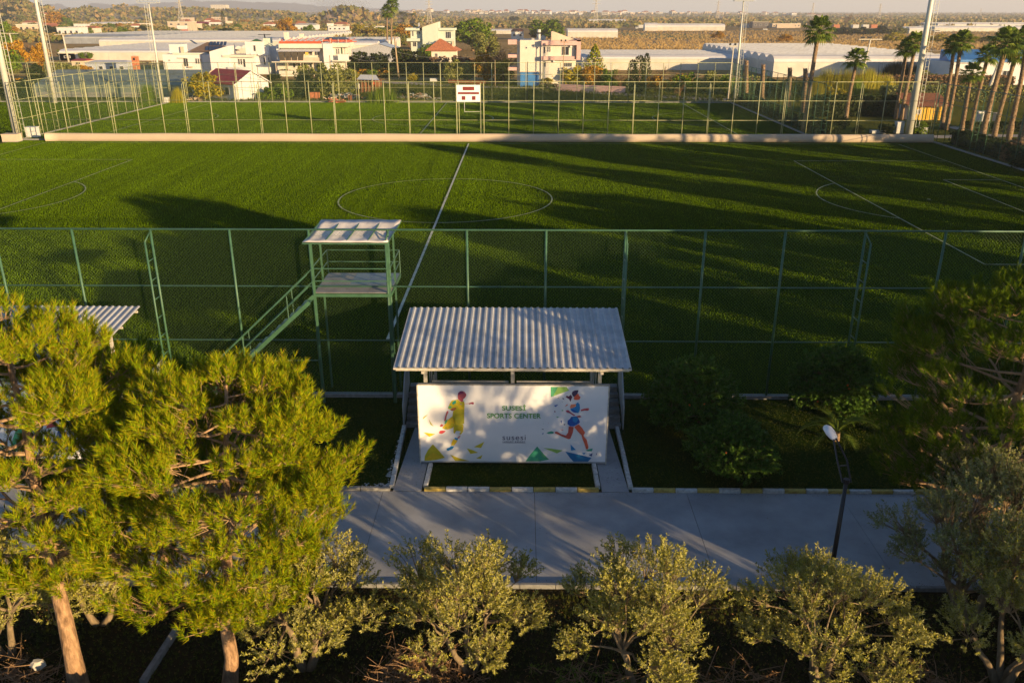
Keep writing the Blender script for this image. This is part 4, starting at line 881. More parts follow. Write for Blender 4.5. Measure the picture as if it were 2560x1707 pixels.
mast('grey floodlight mast second from the left, beyond the far left fence', 138, 258, 27, .40, .2)
mast('slim pale floodlight mast at the far left corner of the far pitch', 408, 259, 16.6, .24, .11, -1)
mast('slim pale floodlight mast at the far right corner of the far pitch', 1836, 252, 17.0, .24, .11, 1)
mast('thick grey floodlight mast at right among the palm trees', 2272, 336, 26, .46, .22)
def upole(label, px, py, top, r=.13, cross=None, lean=0, mat=None, lamps=0, name='utility_pole', cat='pole'):
    q = G(px, py); h = P(px, top, q.y).z; t = thing(name, label, cat, (q.x, q.y, 0)); mat = mat or WOODP
    MB().tube([(0, 0, 0), (lean, 0, h)], [r * 1.2, r * .75], 8).build('pole', mat, t, smooth=True)
    if cross: MB().beam((lean - cross/2, 0, h - .15), (lean + cross/2, 0, h - .15), .16).build('crossarm', mat, t)
    if lamps:
        for s in (-1, 1):
            for k in range(lamps): MB().box(s * (.45 + .4*k) - .15, s * (.45 + .4*k) + .15, -.25, .1, h, h + .35).build('insulator', BLACKM, t)
    return t
PC = pm('concrete_pole', (.5, .46, .38), .9, 0, .1, 2)
upole('tall leaning wooden utility pole with short crossarm beside the twin palms', 997, 198, 91, .2, 1.6, -.6)
upole('short wooden pole left of the tall utility pole', 829, 207, 139, .1)
upole('dark pole between the white houses with white crossarm', 676, 182, 86, .22, 3.4, -.6, BLACKM)
upole('pale T-shaped concrete pole left of the white greenhouses', 172, 156, 86, .28, 5.5, -.4, PC)
upole('pale T-shaped concrete pole at far left above the orange scrub', 40, 150, 83, .28, 6, -.4, PC)
upole('slim double lamp pole left of the slim floodlight mast', 1819, 252, 114, .14, 1.4, .2, PC, 1)
upole('twin armed power pole behind the small middle palm', 2145, 236, 97, .2, 4.5, .9, PC, 2)
upole('electricity pole with three insulators in front of the pink house', 1406, 222, 104, .1, 1.6, .2, WOODP, 1)
upole('thin lamp pole left of the pink house', 1238, 220, 150, .08)
upole('thin lamp pole before the blue garage door', 1318, 254, 155, .08, mat=BLACKM)
upole('thin pole right of the slim floodlight mast at left', 258, 100, 85, .2, mat=PC)
upole('white concrete lamp pole behind the right palm row', 2462, 252, 155, .3, 1.5, 1.2, PC)
w0 = P(991, 130, 215); 
def wire(p, q, sag, name='cable', label='power cable'):
    m = MB(); n = 14; pts = []
    for i in range(n + 1):
        t = i / n; v = p.lerp(q, t); v.z -= sag * 4 * t * (1 - t); pts.append(v)
    o = m.tube(pts, .03, 3, cap=False).build(name, BLACKM if 'black' in label else PC, None); tag(o, label, 'cable')
wire(P(872, 133, 226), w0, 1.2, label='upper pale power cable from the white house to the leaning pole')
wire(P(872, 139, 226), P(991, 134, 215), 1.6, label='lower pale power cable from the white house to the leaning pole')
wire(w0, P(1300, 115, 192), 2.0, label='thin power cable from the leaning pole to the pink house')
def pylon(label, px, Y, top, lean=0):
    b = P(px, 60, Y); h = P(px, top, Y).z; t = thing('power_pylon', label, 'pylon', (b.x, Y, 0)); m = MB(); wb = h * .10; r = max(.12, h * .006)
    lv = [0, .2, .38, .54, .68, .8, .9, 1.0]; cw = lambda f: wb * (1 - .88 * min(1, f / .85)) + .1
    for i in range(len(lv) - 1):
        a, b2 = lv[i], lv[i+1]; A = [Vector((sx * cw(a), sy * cw(a), a * h)) for sx, sy in ((-1,-1),(1,-1),(1,1),(-1,1))]; B = [Vector((sx * cw(b2), sy * cw(b2), b2 * h)) for sx, sy in ((-1,-1),(1,-1),(1,1),(-1,1))]
        for k in range(4): m.beam(A[k], B[k], r * 1.6); m.beam(A[k], B[(k+1) % 4], r); m.beam(B[k], B[(k+1) % 4], r)
    m.build('lattice', PC, t); m = MB()
    for f, l in ((.78, .16), (.88, .13), (.97, .10)): m.beam((-l * h, 0, f * h), (l * h, 0, f * h), r * 2)
    m.build('crossarm', PC, t); return t
pylon('lattice power pylon on the horizon above the far plain, left of centre', 1074, 1150, -4); pylon('lattice power pylon right of centre on the horizon', 1489, 1150, -6)
pylon('lattice pylon on the horizon just left of the slim right mast', 1792, 2200, 2); pylon('lattice pylon above the palm with a single tall trunk', 2028, 1900, 8)
pylon('lattice pylon on the horizon between the two right masts', 2195, 1900, 10); pylon('small distant lattice pylon on the horizon at far right', 2446, 3000, 22)
pylon('telecom lattice tower at left above the grey block with red balconies', 455, 800, -2)

# ================================================================ PALMS
def palm_proto(seed, n=34, skirt=True, Lp=.85, fan=1.0):
    """crown of fan leaves of unit design, built around the origin"""
    random.seed(seed); m = MB()
    for k in range(n):
        az = k * 2.4; el = R(78 - 128 * (k / n) ** .9 + random.uniform(-8, 8)); L = Lp * random.uniform(.8, 1.15)
        d = Vector((math.cos(az) * math.cos(el), math.sin(az) * math.cos(el), math.sin(el))); e = d * L; m.tube([(0, 0, 0), e * .5, e], [.03, .022, .015], 3, cap=False)
        side = d.cross(Vector((0, 0, 1))); side = side.normalized() if side.length > .1 else Vector((1, 0, 0)); up = side.cross(d).normalized()
        nl = 13; q = fan * random.uniform(.75, 1.05)
        for j in range(nl):
            a = (j / (nl - 1) - .5) * 3.6; dirn = (d * math.cos(a) + side * math.sin(a)).normalized(); l = q * (.95 - .25 * abs(a) / 1.8)
            tip = e + dirn * l + Vector((0, 0, -.42 * l)) + up * .1; mid = e + dirn * l * .55 + up * .06; wv = dirn.cross(up).normalized() * .075
            m.add([e, mid - wv, tip, mid + wv], [(0, 1, 2, 3)])
    return m.mesh('crown', L_PALM)
CR = [palm_proto(s) for s in (1, 2, 3)]
DRYF = leafmat('dry_fronds', [(.22, .13, .06), (.32, .2, .1)], .2)
def palm(label, px, py, ctop, cpx, h=None, r=.22, cs=1.0, k=0, dead=False, name='palm_tree', group=None, loc=None):
    q = Vector(loc) if loc else G(px, py)
    ht = h if h is not None else P(cpx, ctop, q.y).z
    lean = 0 if loc else P(cpx, ctop, q.y).x - q.x
    random.seed(k * 13 + 5); t = thing(name, label, 'palm', (q.x, q.y, 0), 0, group); m = MB(); n = 16; pts = []; rad = []
    for i in range(n + 1):
        f = i / n; pts.append((lean * f ** 1.25 + .05 * math.sin(f * 5 + k), .04 * math.sin(f * 7), ht * f)); rad.append(r * (1.35 - .5 * f if f < .15 else 1.15 - .25 * f) * random.uniform(.94, 1.08))
    m.tube(pts, rad, 9); m.build('trunk', PALMT, t, smooth=True)
    # old leaf bases (boots) on the upper trunk
    b = MB(); nb_ = 70
    for i in range(nb_):
        f = .12 + .88 * i / nb_; a = i * 2.4; c = Vector((lean * f ** 1.25 + .05 * math.sin(f * 5 + k), 0, ht * f)); d = Vector((math.cos(a), math.sin(a), 0)); s_ = Vector((-d.y, d.x, 0)) * .12
        rr = r * (1.1 - .2 * f); b.add([c + d * rr * .85 - s_, c + d * rr * .85 + s_, c + d * (rr * 1.5) + Vector((0, 0, .26))], [(0, 1, 2)])
    b.build('leaf_bases', DRYF, t)
    if not dead:
        c = link_mesh('crown', CR[k % 3], t, (lean, 0, ht)); c.scale = (cs, cs, cs); c.rotation_euler = (0, 0, k)
    return t
palm('tall single palm standing right of the slim right mast', 2008, 330, 78, 2048, k=1, cs=1.45, r=.27)
palm('shorter palm with a full dark crown in front of the yellow reeds', 2114, 298, 150, 2142, k=2, cs=1.35, r=.24)
palm('left palm of the pair just left of the thick right mast', 2239, 298, 122, 2266, k=3, cs=1.15, r=.24)
palm('right palm of the pair just left of the thick right mast', 2253, 300, 108, 2288, k=4, cs=1.25, r=.24)
palm('palm first in the row right of the thick mast', 2354, 322, 116, 2386, k=5, cs=1.2, r=.24)
palm('palm second in the row right of the thick mast with a broad base', 2366, 326, 104, 2405, k=6, cs=1.2, r=.24)
palm('low palm with a short trunk in front of the blue roofed building', 2402, 334, 184, 2430, k=7, cs=1.1, r=.22)
palm('leaning palm before the white wall of the blue roofed building', 2425, 330, 140, 2470, k=8, cs=1.15, r=.24)
palm('tall thick palm with shaggy trunk in the right palm row', 2452, 358, 108, 2516, k=9, cs=1.5, r=.30)
palm('palm with slanting dark trunk near the right edge', 2485, 345, 130, 2540, k=10, cs=1.35, r=.26)
palm('palm at the right edge with its crown cut by the frame', 2522, 352, 100, 2570, k=11, cs=1.4, r=.28)
palm('foremost palm at the right edge beside the fence ladder', 2545, 378, 118, 2605, k=12, cs=1.4, r=.30)
palm('left one of the tall twin palms behind the pale shed', 968, 134, 30, 968, k=13, cs=2.1, r=.3)
palm('right one of the tall twin palms behind the pale shed', 978, 134, 14, 981, k=14, cs=2.1, r=.3)
for i, (px, py, tp) in enumerate(((1864, 252, 152), (1905, 262, 162), (1971, 286, 170), (2010, 292, 172))):
    palm('dead palm stump without a crown, %s along the right end fence' % ('farthest', 'second farthest', 'third farthest', 'nearest')[i], px, py, tp, px + 3, k=20 + i, r=.36, dead=True, name='palm_stump')
for i, (x, y, h) in enumerate(((56, 88, 12), (55, 80, 11), (57, 73, 13), (55.5, 66, 10), (56, 58, 12.5), (57.5, 51, 11), (55, 44, 12), (60, 38, 13), (59, 95, 12), (64, 84, 14), (66, 68, 13), (68, 55, 14))):
    palm('tall palm of the row beside the right touchline fence', 0, 0, 0, 0, h=h, r=.25, cs=1.4, k=30 + i, loc=(x, y, 0), group='palms beside the near pitch')

# ================================================================ BACKGROUND VEGETATION (crowns of leaf clumps on real trunks)
def lobes_crown(kind, seed):
    rg = np.random.default_rng(seed); C = []
    if kind in ('broad', 'olive'):
        nl = 34; n = 2800
        for i in range(nl):
            a = rg.uniform(0, 6.28); z = rg.uniform(.22, .95); r = .5 * math.sqrt(max(.05, 1 - ((z - .5) / .55) ** 2)) * rg.uniform(.35, 1); c = np.array((math.cos(a) * r, math.sin(a) * r, z)); s = rg.uniform(.10, .2)
            d = unit(rg.normal(size=(n // nl, 3))); C.append(c + d * s * rg.uniform(.6, 1.05, (n // nl, 1)))
        sz = .085
    elif kind == 'round':
        nl = 46; n = 2600
        for i in range(nl):
            d0 = unit(rg.normal(size=(1, 3)))[0]; c = np.array((0, 0, .56)) + d0 * np.array((.40, .40, .36)) * rg.uniform(.75, 1); s = rg.uniform(.09, .15)
            d = unit(rg.normal(size=(n // nl, 3))); C.append(c + d * s * rg.uniform(.7, 1.0, (n // nl, 1)))
        sz = .07
    elif kind == 'cone':
        n = 1500; z = rg.uniform(0.02, 1, n) ** 1.25; a = rg.uniform(0, 6.28, n); r = .5 * (1 - z) ** .75 * rg.uniform(.7, 1.1, n) * (1 + .2 * np.sin(a * 5 + z * 22)); C.append(np.stack([r * np.cos(a), r * np.sin(a), z], 1)); sz = .075
    elif kind == 'column':
        n = 1300; z = rg.uniform(0.02, 1, n); a = rg.uniform(0, 6.28, n); r = .5 * np.sin(np.pi * np.clip(z * .9 + .08, 0, 1)) ** .5 * rg.uniform(.65, 1.1, n) * (1 + .25 * np.sin(a * 3 + z * 9)); C.append(np.stack([r * np.cos(a), r * np.sin(a), z], 1)); sz = .075
    elif kind == 'bush':
        nl = 26; n = 1800
        for i in range(nl):
            a = rg.uniform(0, 6.28); r = .42 * rg.uniform(0, 1) ** .6; z = rg.uniform(.1, .8) * (1 - r * .9); c = np.array((math.cos(a) * r, math.sin(a) * r, z)); s = rg.uniform(.12, .2)
            d = unit(rg.normal(size=(n // nl, 3))); C.append(c + d * s * rg.uniform(.6, 1.05, (n // nl, 1)))
        sz = .09
    return np.concatenate(C), sz
_pc = {}
LM = {'green': L_GREEN, 'dark': L_DARK, 'orange': L_ORANGE, 'yellow': L_YELLOW, 'olive': L_OLBG, 'bare': L_BARE, 'reed': L_REED, 'pine': L_PINE}
def crown_mesh(kind, col, v=0):
    key = (kind, col, v)
    if key in _pc: return _pc[key]
    if kind == 'reed':
        rg = np.random.default_rng(v + 9); n = 900; X = rg.normal(0, .22, n); Y = rg.normal(0, .2, n); h = rg.uniform(.55, 1, n) * np.exp(-(X ** 2) / .35); B = np.stack([X, Y, np.zeros(n)], 1); T = B + np.stack([rg.normal(0, .07, n), rg.normal(0, .07, n), h], 1); s = np.stack([np.full(n, .011), rg.normal(0, .006, n), np.zeros(n)], 1)
        V = np.stack([B - s, B + s, T], 1).reshape(-1, 3); me = np_mesh('crown', V, np.arange(len(V)).reshape(-1, 3), LM[col], 3)
    elif kind == 'bare':
        random.seed(v + 70); m = MB()
        def br(p, d, L, r, lv):
            q = p + d * L; m.tube([p, p.lerp(q, .5) + Vector((random.uniform(-.02, .02),) * 3), q], [r, r * .8, r * .6], 3, cap=False)
            if lv == 0: return
            for _ in range(4 if lv > 1 else 5):
                dd = (d + Vector((random.gauss(0, .55), random.gauss(0, .55), random.gauss(.1, .35)))).normalized(); br(p.lerp(q, random.uniform(.45, 1)), dd, L * random.uniform(.5, .8), r * .6, lv - 1)
        for _ in range(3): br(Vector((0, 0, .02)), Vector((random.gauss(0, .4), random.gauss(0, .4), 1)).normalized(), .36, .013, 4)
        me = m.mesh('crown', LM[col])
    else:
        C, sz = lobes_crown(kind, v * 7 + len(kind)); V, F = clump_quads(C, sz * (1.0 if col != 'olive' else .9)); me = np_mesh('crown', V, F, LM[col], 4)
    _pc[key] = me; return me
_tk = {}
def bgtree(px, py, wpx, top, kind, col, label, v=0, name=None, group=None, z0=0.0, yoff=0):
    q = G(px, py) if z0 == 0 else P(px, py, z0); 
    h = max(1.0, P(px, top, q.y).z - (0 if z0 == 0 else q.z)); W = wpx * mpp(q.y)
    cat = {'reed': 'reeds', 'bush': 'bush'}.get(kind, 'tree')
    name = name or {'reed': 'reed_clump', 'bush': 'bush', 'cone': 'conifer_tree', 'column': 'cypress_tree', 'olive': 'olive_tree', 'round': 'pine_tree'}.get(kind, 'broadleaf_tree')
    t = thing(name, label, cat, (q.x, q.y + yoff, q.z if z0 else 0), v * 1.1, group)
    hh = h / (1.0 if kind in ('reed', 'cone', 'column', 'bush', 'bare') else 1.05)
    o = link_mesh('crown', crown_mesh(kind, col, v % 3), t); o.scale = (W * 1.0, W * 1.0, hh)
    if kind in ('broad', 'olive', 'round', 'cone', 'column'):
        if 'trunk' not in _tk:
            m = MB(); m.tube([(0, 0, -.02), (.01, 0, .3), (0, .01, .75)], [.035, .026, .012], 6)
            for a in range(5): m.tube([(0, 0, .28 + a * .04), (math.cos(a * 1.3) * .13, math.sin(a * 1.3) * .13, .45 + a * .04), (math.cos(a * 1.3) * .26, math.sin(a * 1.3) * .26, .6 + a * .04)], [.016, .01, .004], 4)
            _tk['trunk'] = m.mesh('trunk', TWIG, True)
        k = link_mesh('trunk', _tk['trunk'], t); k.scale = (W, W, hh)
    return t
T = [ # px, base y, width, top y, shape, colour, label
 (8,126,62,57,'broad','green','bright green round tree cut by the left edge of the picture'),
 (137,70,52,28,'broad','orange','large orange autumn tree right of the second mast at left'),
 (168,70,24,44,'broad','green','green tree on the right flank of the orange autumn tree'),
 (130,90,32,64,'broad','dark','dark palm-like green tree below the orange autumn tree'),
 (84,160,66,92,'bare','bare','bare orange-brown scrub left of the second mast'), (50,168,56,104,'broad','orange','orange autumn tree left of the second mast among scrub'),
 (104,165,40,108,'broad','orange','orange-brown tree just right of the second mast foot'), (22,190,70,122,'broad','green','leafy green tree behind the fence at the left edge'),
 (216,153,40,128,'round','green','round fruit tree left before the white greenhouses'), (252,150,34,126,'round','green','round fruit tree in the middle before the white greenhouses'), (282,150,28,124,'round','green','round fruit tree right before the white greenhouses'),
 (160,148,24,124,'broad','green','small tree beside the low white wall at left'), (337,145,32,128,'broad','dark','small dark tree behind the brick chimney at left'),
 (135,205,56,152,'broad','olive','wide olive tree left behind the blue-grey greenhouse'), (178,200,48,160,'broad','olive','second wide olive tree behind the blue-grey greenhouse'), (212,195,40,163,'broad','orange','orange-tinted olive tree behind the blue-grey greenhouse'), (96,210,50,168,'broad','dark','dark tree behind the left fence, left of the olives'),
 (30,240,60,190,'bush','dark','dark bush inside the left fence corner'),
 (513,252,84,184,'broad','yellow','yellow-leaved fruit tree in front of the red roofed house'), (608,247,32,217,'broad','green','small fig tree against the red roofed house gable'),
 (447,257,34,214,'reed','reed','dry reed clump left of the red roofed house'), (373,257,44,203,'reed','green','bright green willow-like clump behind the left corner mast'),
 (430,226,64,193,'bush','dark','dark hedge bush left part behind the red roofed house'), (478,224,52,195,'bush','dark','dark hedge bush right part behind the red roofed house'),
 (770,236,56,164,'broad','olive','grey olive tree left of the wide olive behind the far fence'), (825,246,92,157,'broad','olive','wide grey olive tree behind the far fence, below the white balcony house'), (868,240,54,170,'broad','olive','grey olive tree right of the wide olive behind the far fence'),
 (655,236,58,184,'bush','dark','dark bush right of the red roofed house'), (702,250,62,198,'bush','green','green citrus bush beside the white balcony house garden'), (745,246,44,206,'bush','dark','dark citrus bush left of the grey olives'), (668,250,46,215,'bush','green','low green bush right of the red roofed house'),
 (957,256,74,211,'reed','green','green reed clump left of the white rubble'), (912,192,66,166,'bush','orange','orange-green shrub beside the tin shed'), (885,200,40,172,'bush','yellow','yellow-green shrub behind the tin shed'),
 (898,186,66,128,'broad','dark','dark tree below the pale shed, left'), (948,188,66,134,'broad','dark','dark tree below the pale shed, middle'), (1010,187,66,120,'broad','dark','dark tree behind the leaning utility pole'), (1050,180,60,126,'broad','dark','dark tree under the terracotta roof, left'), (935,150,34,116,'olive','olive','small olive tree beside the pale shed'),
 (1130,206,50,149,'olive','olive','round olive tree behind the low red wall, left'), (1168,206,48,151,'olive','olive','round olive tree behind the low red wall, right'),
 (1182,128,116,35,'round','green','huge round green stone pine behind the terracotta roof'), (1215,150,70,82,'broad','olive','olive-green tree at the foot of the huge stone pine'),
 (1140,190,120,122,'bush','bare','wide brown bare thicket in front of the terracotta roof'), (1085,185,80,130,'bush','bare','brown thicket left in front of the terracotta roof'), (1060,190,120,140,'bush','dark','dark thicket behind the far fence, centre'), (980,192,90,145,'bush','dark','dark thicket behind the leaning pole'),
 (1235,208,64,104,'bare','bare','bare brown tree left of the pink house, nearer'), (1262,206,66,98,'bare','bare','bare dark tree touching the pink house'), (1213,208,56,128,'broad','orange','orange-leaved tree between the olives and the pink house'), (1258,210,48,150,'broad','yellow','yellow-green tree at the left corner of the pink house'),
 (1030,130,36,82,'bare','bare','bare pale tree left of the pale green house'), (1010,105,60,60,'broad','orange','sunlit orange tree behind the twin palms'), (1000,118,46,84,'broad','olive','dull green tree right of the twin palms'), (1058,120,40,104,'broad','green','citrus tree before the pale green house'), (1075,150,52,110,'broad','green','bright citrus tree left of the terracotta roof'),
 (720,90,42,47,'broad','orange','orange autumn tree behind the red steel pergola'), (772,92,30,63,'broad','green','green tree behind the red steel pergola'), (665,95,30,66,'broad','orange','rust coloured tree left of the red steel pergola'),
 (905,93,66,62,'broad','yellow','yellow autumn tree left of the twin palms'), (950,95,40,72,'broad','yellow','smaller yellow tree just left of the twin palms'),
 (1372,100,96,48,'broad','green','leafy green tree with yellow tints behind the pink house'), (1345,98,40,74,'broad','dark','dark low tree behind the pink house roof tank'),
 (1486,176,52,111,'cone','pine','bright green pyramid conifer right of the pink house'), (1597,216,34,140,'column','dark','dark bushy cypress left of centre right'), (1613,214,22,134,'column','dark','slim dark cypress beside the bushy one'), (1580,214,26,150,'column','dark','low dark cypress left of the bushy one'),
 (1385,215,56,160,'broad','orange','orange-green tree in front of the pink house, left'), (1432,217,60,166,'broad','yellow','yellow-green tree in front of the pink house, middle'), (1478,218,66,166,'broad','orange','orange-brown tree right of the pink house'), (1520,220,52,172,'broad','green','green shrub tree below the pyramid conifer'),
 (1552,222,46,160,'bare','bare','bare shrub left of the cypresses'), (1650,224,70,158,'bare','bare','large bare orange shrub right of the cypresses'), (1640,225,50,176,'bush','orange','orange dry shrub at the foot of the cypresses'),
 (1715,228,66,168,'bush','green','green orchard tree in a row before the right greenhouse, first'), (1768,230,62,172,'bush','olive','grey-green orchard tree before the right greenhouse, second'), (1812,232,56,172,'bush','green','green orchard tree before the right greenhouse, third'), (1868,240,66,170,'bush','olive','grey-green orchard tree behind the corner of the far pitch'), (1700,244,40,205,'bare','bare','bare bush by the dirt road bend'), (1920,246,70,178,'bush','dark','dark orchard tree behind the dead palm stumps'), (1965,250,60,182,'bush','dark','dark orchard tree between the dead palm stumps'),
 (1795,97,36,75,'bush','orange','orange-brown bush in the scrub field left of the slim right mast'), (1962,104,40,79,'bush','orange','orange-brown bush in the scrub field right of the slim right mast'), (2235,104,52,75,'bush','yellow','yellow bush in the far field before the thick right mast'), (2118,66,30,29,'bare','bare','tall bare tree on the plain at right'),
 (2110,88,54,62,'bush','dark','dark grove bush at right, first of the row'), (2155,88,50,62,'bush','dark','dark grove bush at right, second of the row'), (2200,87,52,61,'bush','dark','dark grove bush at right, third of the row'), (2245,86,44,62,'bush','olive','grey grove bush at right, last of the row'),
 (2350,105,70,80,'bush','yellow','yellow-green shrub row right of the thick mast, first'), (2420,106,70,82,'bush','yellow','yellow-green shrub row right of the thick mast, second'), (2500,107,80,84,'bush','green','green shrub row near the right edge'),
 (2065,240,80,162,'reed','reed','tall yellow reed clump left in front of the long greenhouse'), (2115,242,80,158,'reed','reed','tall yellow reed clump in the middle before the long greenhouse'), (2165,242,80,162,'reed','reed','tall yellow reed clump right before the long greenhouse'), (2205,240,70,178,'reed','reed','lower yellow reed clump at the end of the row'), (2035,246,50,180,'reed','reed','sparse reed clump behind the single tall palm'),
 (2140,160+85,44,190,'reed','green','green reed clump behind the short palm'), (2250,202,86,138,'reed','dark','dark spiky shrub behind the palm pair'), (2225,200,50,150,'reed','dark','dark spiky shrub left of the palm pair'), (2290,200,50,158,'reed','dark','dark spiky shrub right of the palm pair'),
 (2091,333,66,282,'round','dark','round clipped dark shrub behind the barrier below the short palm'), (2147,334,32,310,'bush','dark','small clipped round shrub behind the barrier'), (2217,334,46,301,'bush','dark','dark clipped shrub left of the white pillar'), (2295,334,50,292,'bush','green','green shrub right of the thick mast foot'),
 (2530,400,70,340,'bush','bare','brown dry bush in the bottom right of the palm row'), (2480,385,50,345,'bush','dark','dark bush below the thick palm'), (2555,420,60,370,'bush','dark','dark bush behind the side fence at the right edge'),
 (2300,215,90,170,'bush','olive','grey-green scrub behind the palm pair on the right, left part'), (2360,220,80,172,'bush','olive','grey-green scrub on the right, middle part'), (2260,225,60,185,'bush','bare','brown scrub bush behind the palm pair'),
 (1870,70,50,48,'bare','bare','wide bare pink-brown tree on the plain behind the slim right mast'), (1150,50,30,36,'bare','bare','bare tree on the plain left of the huge stone pine'), (1285,58,30,39,'round','dark','dark round tree alone on the plain right of the stone pine'), (560,76,10,28,'column','dark','slim dark cypress behind the red roofed warehouse'),
]
for i, (px, py, wd, tp, kd, cl, lb) in enumerate(T): bgtree(px, py, wd, tp, kd, cl, lb, v=i)
random.seed(31)
for i in range(58):
    r = random.random()
    if r < .40: px = random.uniform(1340, 1930); py = random.uniform(203, 236); cls = ['green', 'orange', 'olive', 'bare', 'yellow', 'dark']
    elif r < .70: px = random.uniform(620, 1060); py = random.uniform(186, 246); cls = ['green', 'olive', 'dark', 'yellow', 'orange']
    elif r < .85: px = random.uniform(1950, 2300); py = random.uniform(215, 250); cls = ['green', 'yellow', 'olive']
    else: px = random.uniform(-20, 150); py = random.uniform(170, 235); cls = ['green', 'orange', 'olive', 'dark']
    if 880 < px < 1000 and py > 200: continue
    if abs(px - (930 + (py - 203) * 19)) < 60: py -= 6
    cl = random.choice(cls); hh = random.uniform(16, 34); col_ = {'green': 'green', 'orange': 'orange-brown', 'olive': 'grey-green', 'bare': 'bare brown', 'yellow': 'yellow-green', 'dark': 'dark green'}[cl]
    bgtree(px, py, hh * random.uniform(1.1, 1.9), py - hh, 'bare' if cl == 'bare' and i % 2 else 'bush', cl, '%s garden bush behind the farthest fence' % col_, v=i, name='garden_bush', group='%s bushes behind the farthest fence' % col_)
# scattered trees over the plain and the left hills
random.seed(99)
SCAT = []
for i in range(215):
    r = random.random()
    if r < .66: px = random.uniform(-60, 1060); py = 48 + 48 * random.random() ** 1.2
    elif r < .85: px = random.uniform(1060, 2600); py = random.uniform(46, 62)
    else: px = random.uniform(600, 1060); py = random.uniform(48, 66)
    if 1400 < px < 1850 and py > 56: continue
    hpx = (py - 35) * random.uniform(.22, .42) + 3
    col = random.choices(['green', 'dark', 'orange', 'olive', 'yellow', 'bare'], [3, 3, 2, 3, 1.5, 1.5] if px < 1060 else [1, 3, 1, 3, .5, 2])[0]
    kd = 'bare' if col == 'bare' and random.random() < .4 else random.choice(['broad', 'bush', 'round'])
    bgtree(px, py, hpx * random.uniform(.9, 1.9), py - hpx, kd, col, {'green': 'green tree among the distant trees of the plain', 'dark': 'dark tree among the distant trees of the plain', 'orange': 'orange autumn tree among the distant trees of the plain', 'olive': 'grey-green tree among the distant trees of the plain', 'yellow': 'yellow tree among the distant trees of the plain', 'bare': 'brown bare tree among the distant trees of the plain'}[col], v=i, name='distant_tree', group='%s distant trees on the plain' % col)
# wooded hill at the left: its own trees on the slope
_hp = [(-420, 20), (-100, -6), (0, 2), (30, 2), (60, 8), (80, 22), (110, 28), (135, 40), (170, 60)]
for i in range(52):
    px = random.uniform(-60, 135); t_ = random.uniform(.02, .62); Yh = 1500 + 560 * (t_ - .55); top = P(px, np.interp(px, [a for a, _ in _hp], [c for _, c in _hp]), 1500).z
    z = -1.5 + (top + 1.5) * math.sin(math.pi / 2 * min(1, t_ / .55)) - 1.5; X_ = P(px, 40, 1500).x * Yh / 1500; col = random.choice(['green', 'dark', 'olive', 'olive', 'dark', 'orange', 'bare'])
    t = thing('hill_tree', '%s tree on the slope of the wooded hill at left' % {'green': 'green', 'dark': 'dark', 'olive': 'grey-green', 'orange': 'orange autumn', 'bare': 'brown'}[col], 'tree', (X_, Yh, max(-.5, z)), i, '%s trees on the wooded hill' % col); W = random.uniform(9, 20)
    o = link_mesh('crown', crown_mesh('bush' if col != 'dark' else 'broad', col, i % 3), t); o.scale = (W, W, W * random.uniform(.5, .8))
# scrub and orchards that nobody could count, over the whole plain
rg = np.random.default_rng(77); CC = []; SZ = []
for i in range(15000):
    px = rg.uniform(-150, 2700); py = 38.5 + 70 * rg.random() ** 1.7
    if px > 1230 and 72 < py < 128: continue
    if px > 1560 and 70 < py: continue
    y = 36050 / (py - 35); x = (px - 1306) * (y * .93 + 5.4) / 2100; s_ = 1.6 + y * .0028
    for k in range(4): CC.append((x + rg.normal(0, s_ * .7), y + rg.normal(0, s_ * .7), s_ * rg.uniform(.15, .65))); SZ.append(s_ * 1.25)
for (x, y, z, s_) in RSCRUB:
    for k in range(3): CC.append((x + rg.normal(0, s_ * .6), y + rg.normal(0, s_ * .6), z + s_ * rg.uniform(.1, .4))); SZ.append(s_ * 1.1)
CC = np.array(CC); SZ = np.array(SZ)[:, None]; a_ = rdirs(len(CC)); b_ = unit(np.cross(a_, rdirs(len(CC)))); V = np.stack([CC - a_*SZ*.5, CC + b_*SZ*.4, CC + a_*SZ*.5, CC - b_*SZ*.4], 1).reshape(-1, 3)
L_SCRUB = leafmat('scrub_mix', [(.10, .12, .03), (.22, .20, .06), (.30, .20, .08), (.10, .13, .03), (.36, .24, .10), (.16, .18, .05)], .1)
tag(link_mesh('distant_scrub', np_mesh('distant_scrub', V, np.arange(len(V)).reshape(-1, 4), L_SCRUB, 4)), 'scrub, orchards and low bushes over the far plain', 'scrub', kind='stuff')
# hedges
def hedge(label, x0, x1, y0, y1, h, mat, n, seed=1):
    cx, cy = (x0 + x1) / 2, (y0 + y1) / 2; rg = np.random.default_rng(seed); C = []
    for k in range(n):
        f = rg.random()
        if f < .4: C.append((rg.uniform(x0, x1), rg.uniform(y0, y1), h + rg.normal(0, .06)))
        elif f < .75: C.append((rg.uniform(x0, x1), y0 + rg.normal(0, .07), rg.uniform(0, h)))
        else: C.append((rg.choice([x0, x1]) + rg.normal(0, .07), rg.uniform(y0, y1), rg.uniform(0, h)))
    t = thing('hedge', label, 'hedge', (cx, cy, 0)); V, F = clump_quads(np.array(C) - np.array((cx, cy, 0)), .38); link_mesh('foliage', np_mesh('foliage', V, F, mat, 4), t)
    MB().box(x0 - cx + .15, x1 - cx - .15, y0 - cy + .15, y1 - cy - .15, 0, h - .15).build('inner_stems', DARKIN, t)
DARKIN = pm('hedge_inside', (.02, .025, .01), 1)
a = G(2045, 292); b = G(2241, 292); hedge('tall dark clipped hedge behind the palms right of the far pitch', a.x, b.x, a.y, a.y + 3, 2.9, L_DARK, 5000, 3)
hedge('dark hedge along the right end fence of the far pitch', 38.6, 40.2, 109, 156, 1.6, L_DARK, 6000, 4)
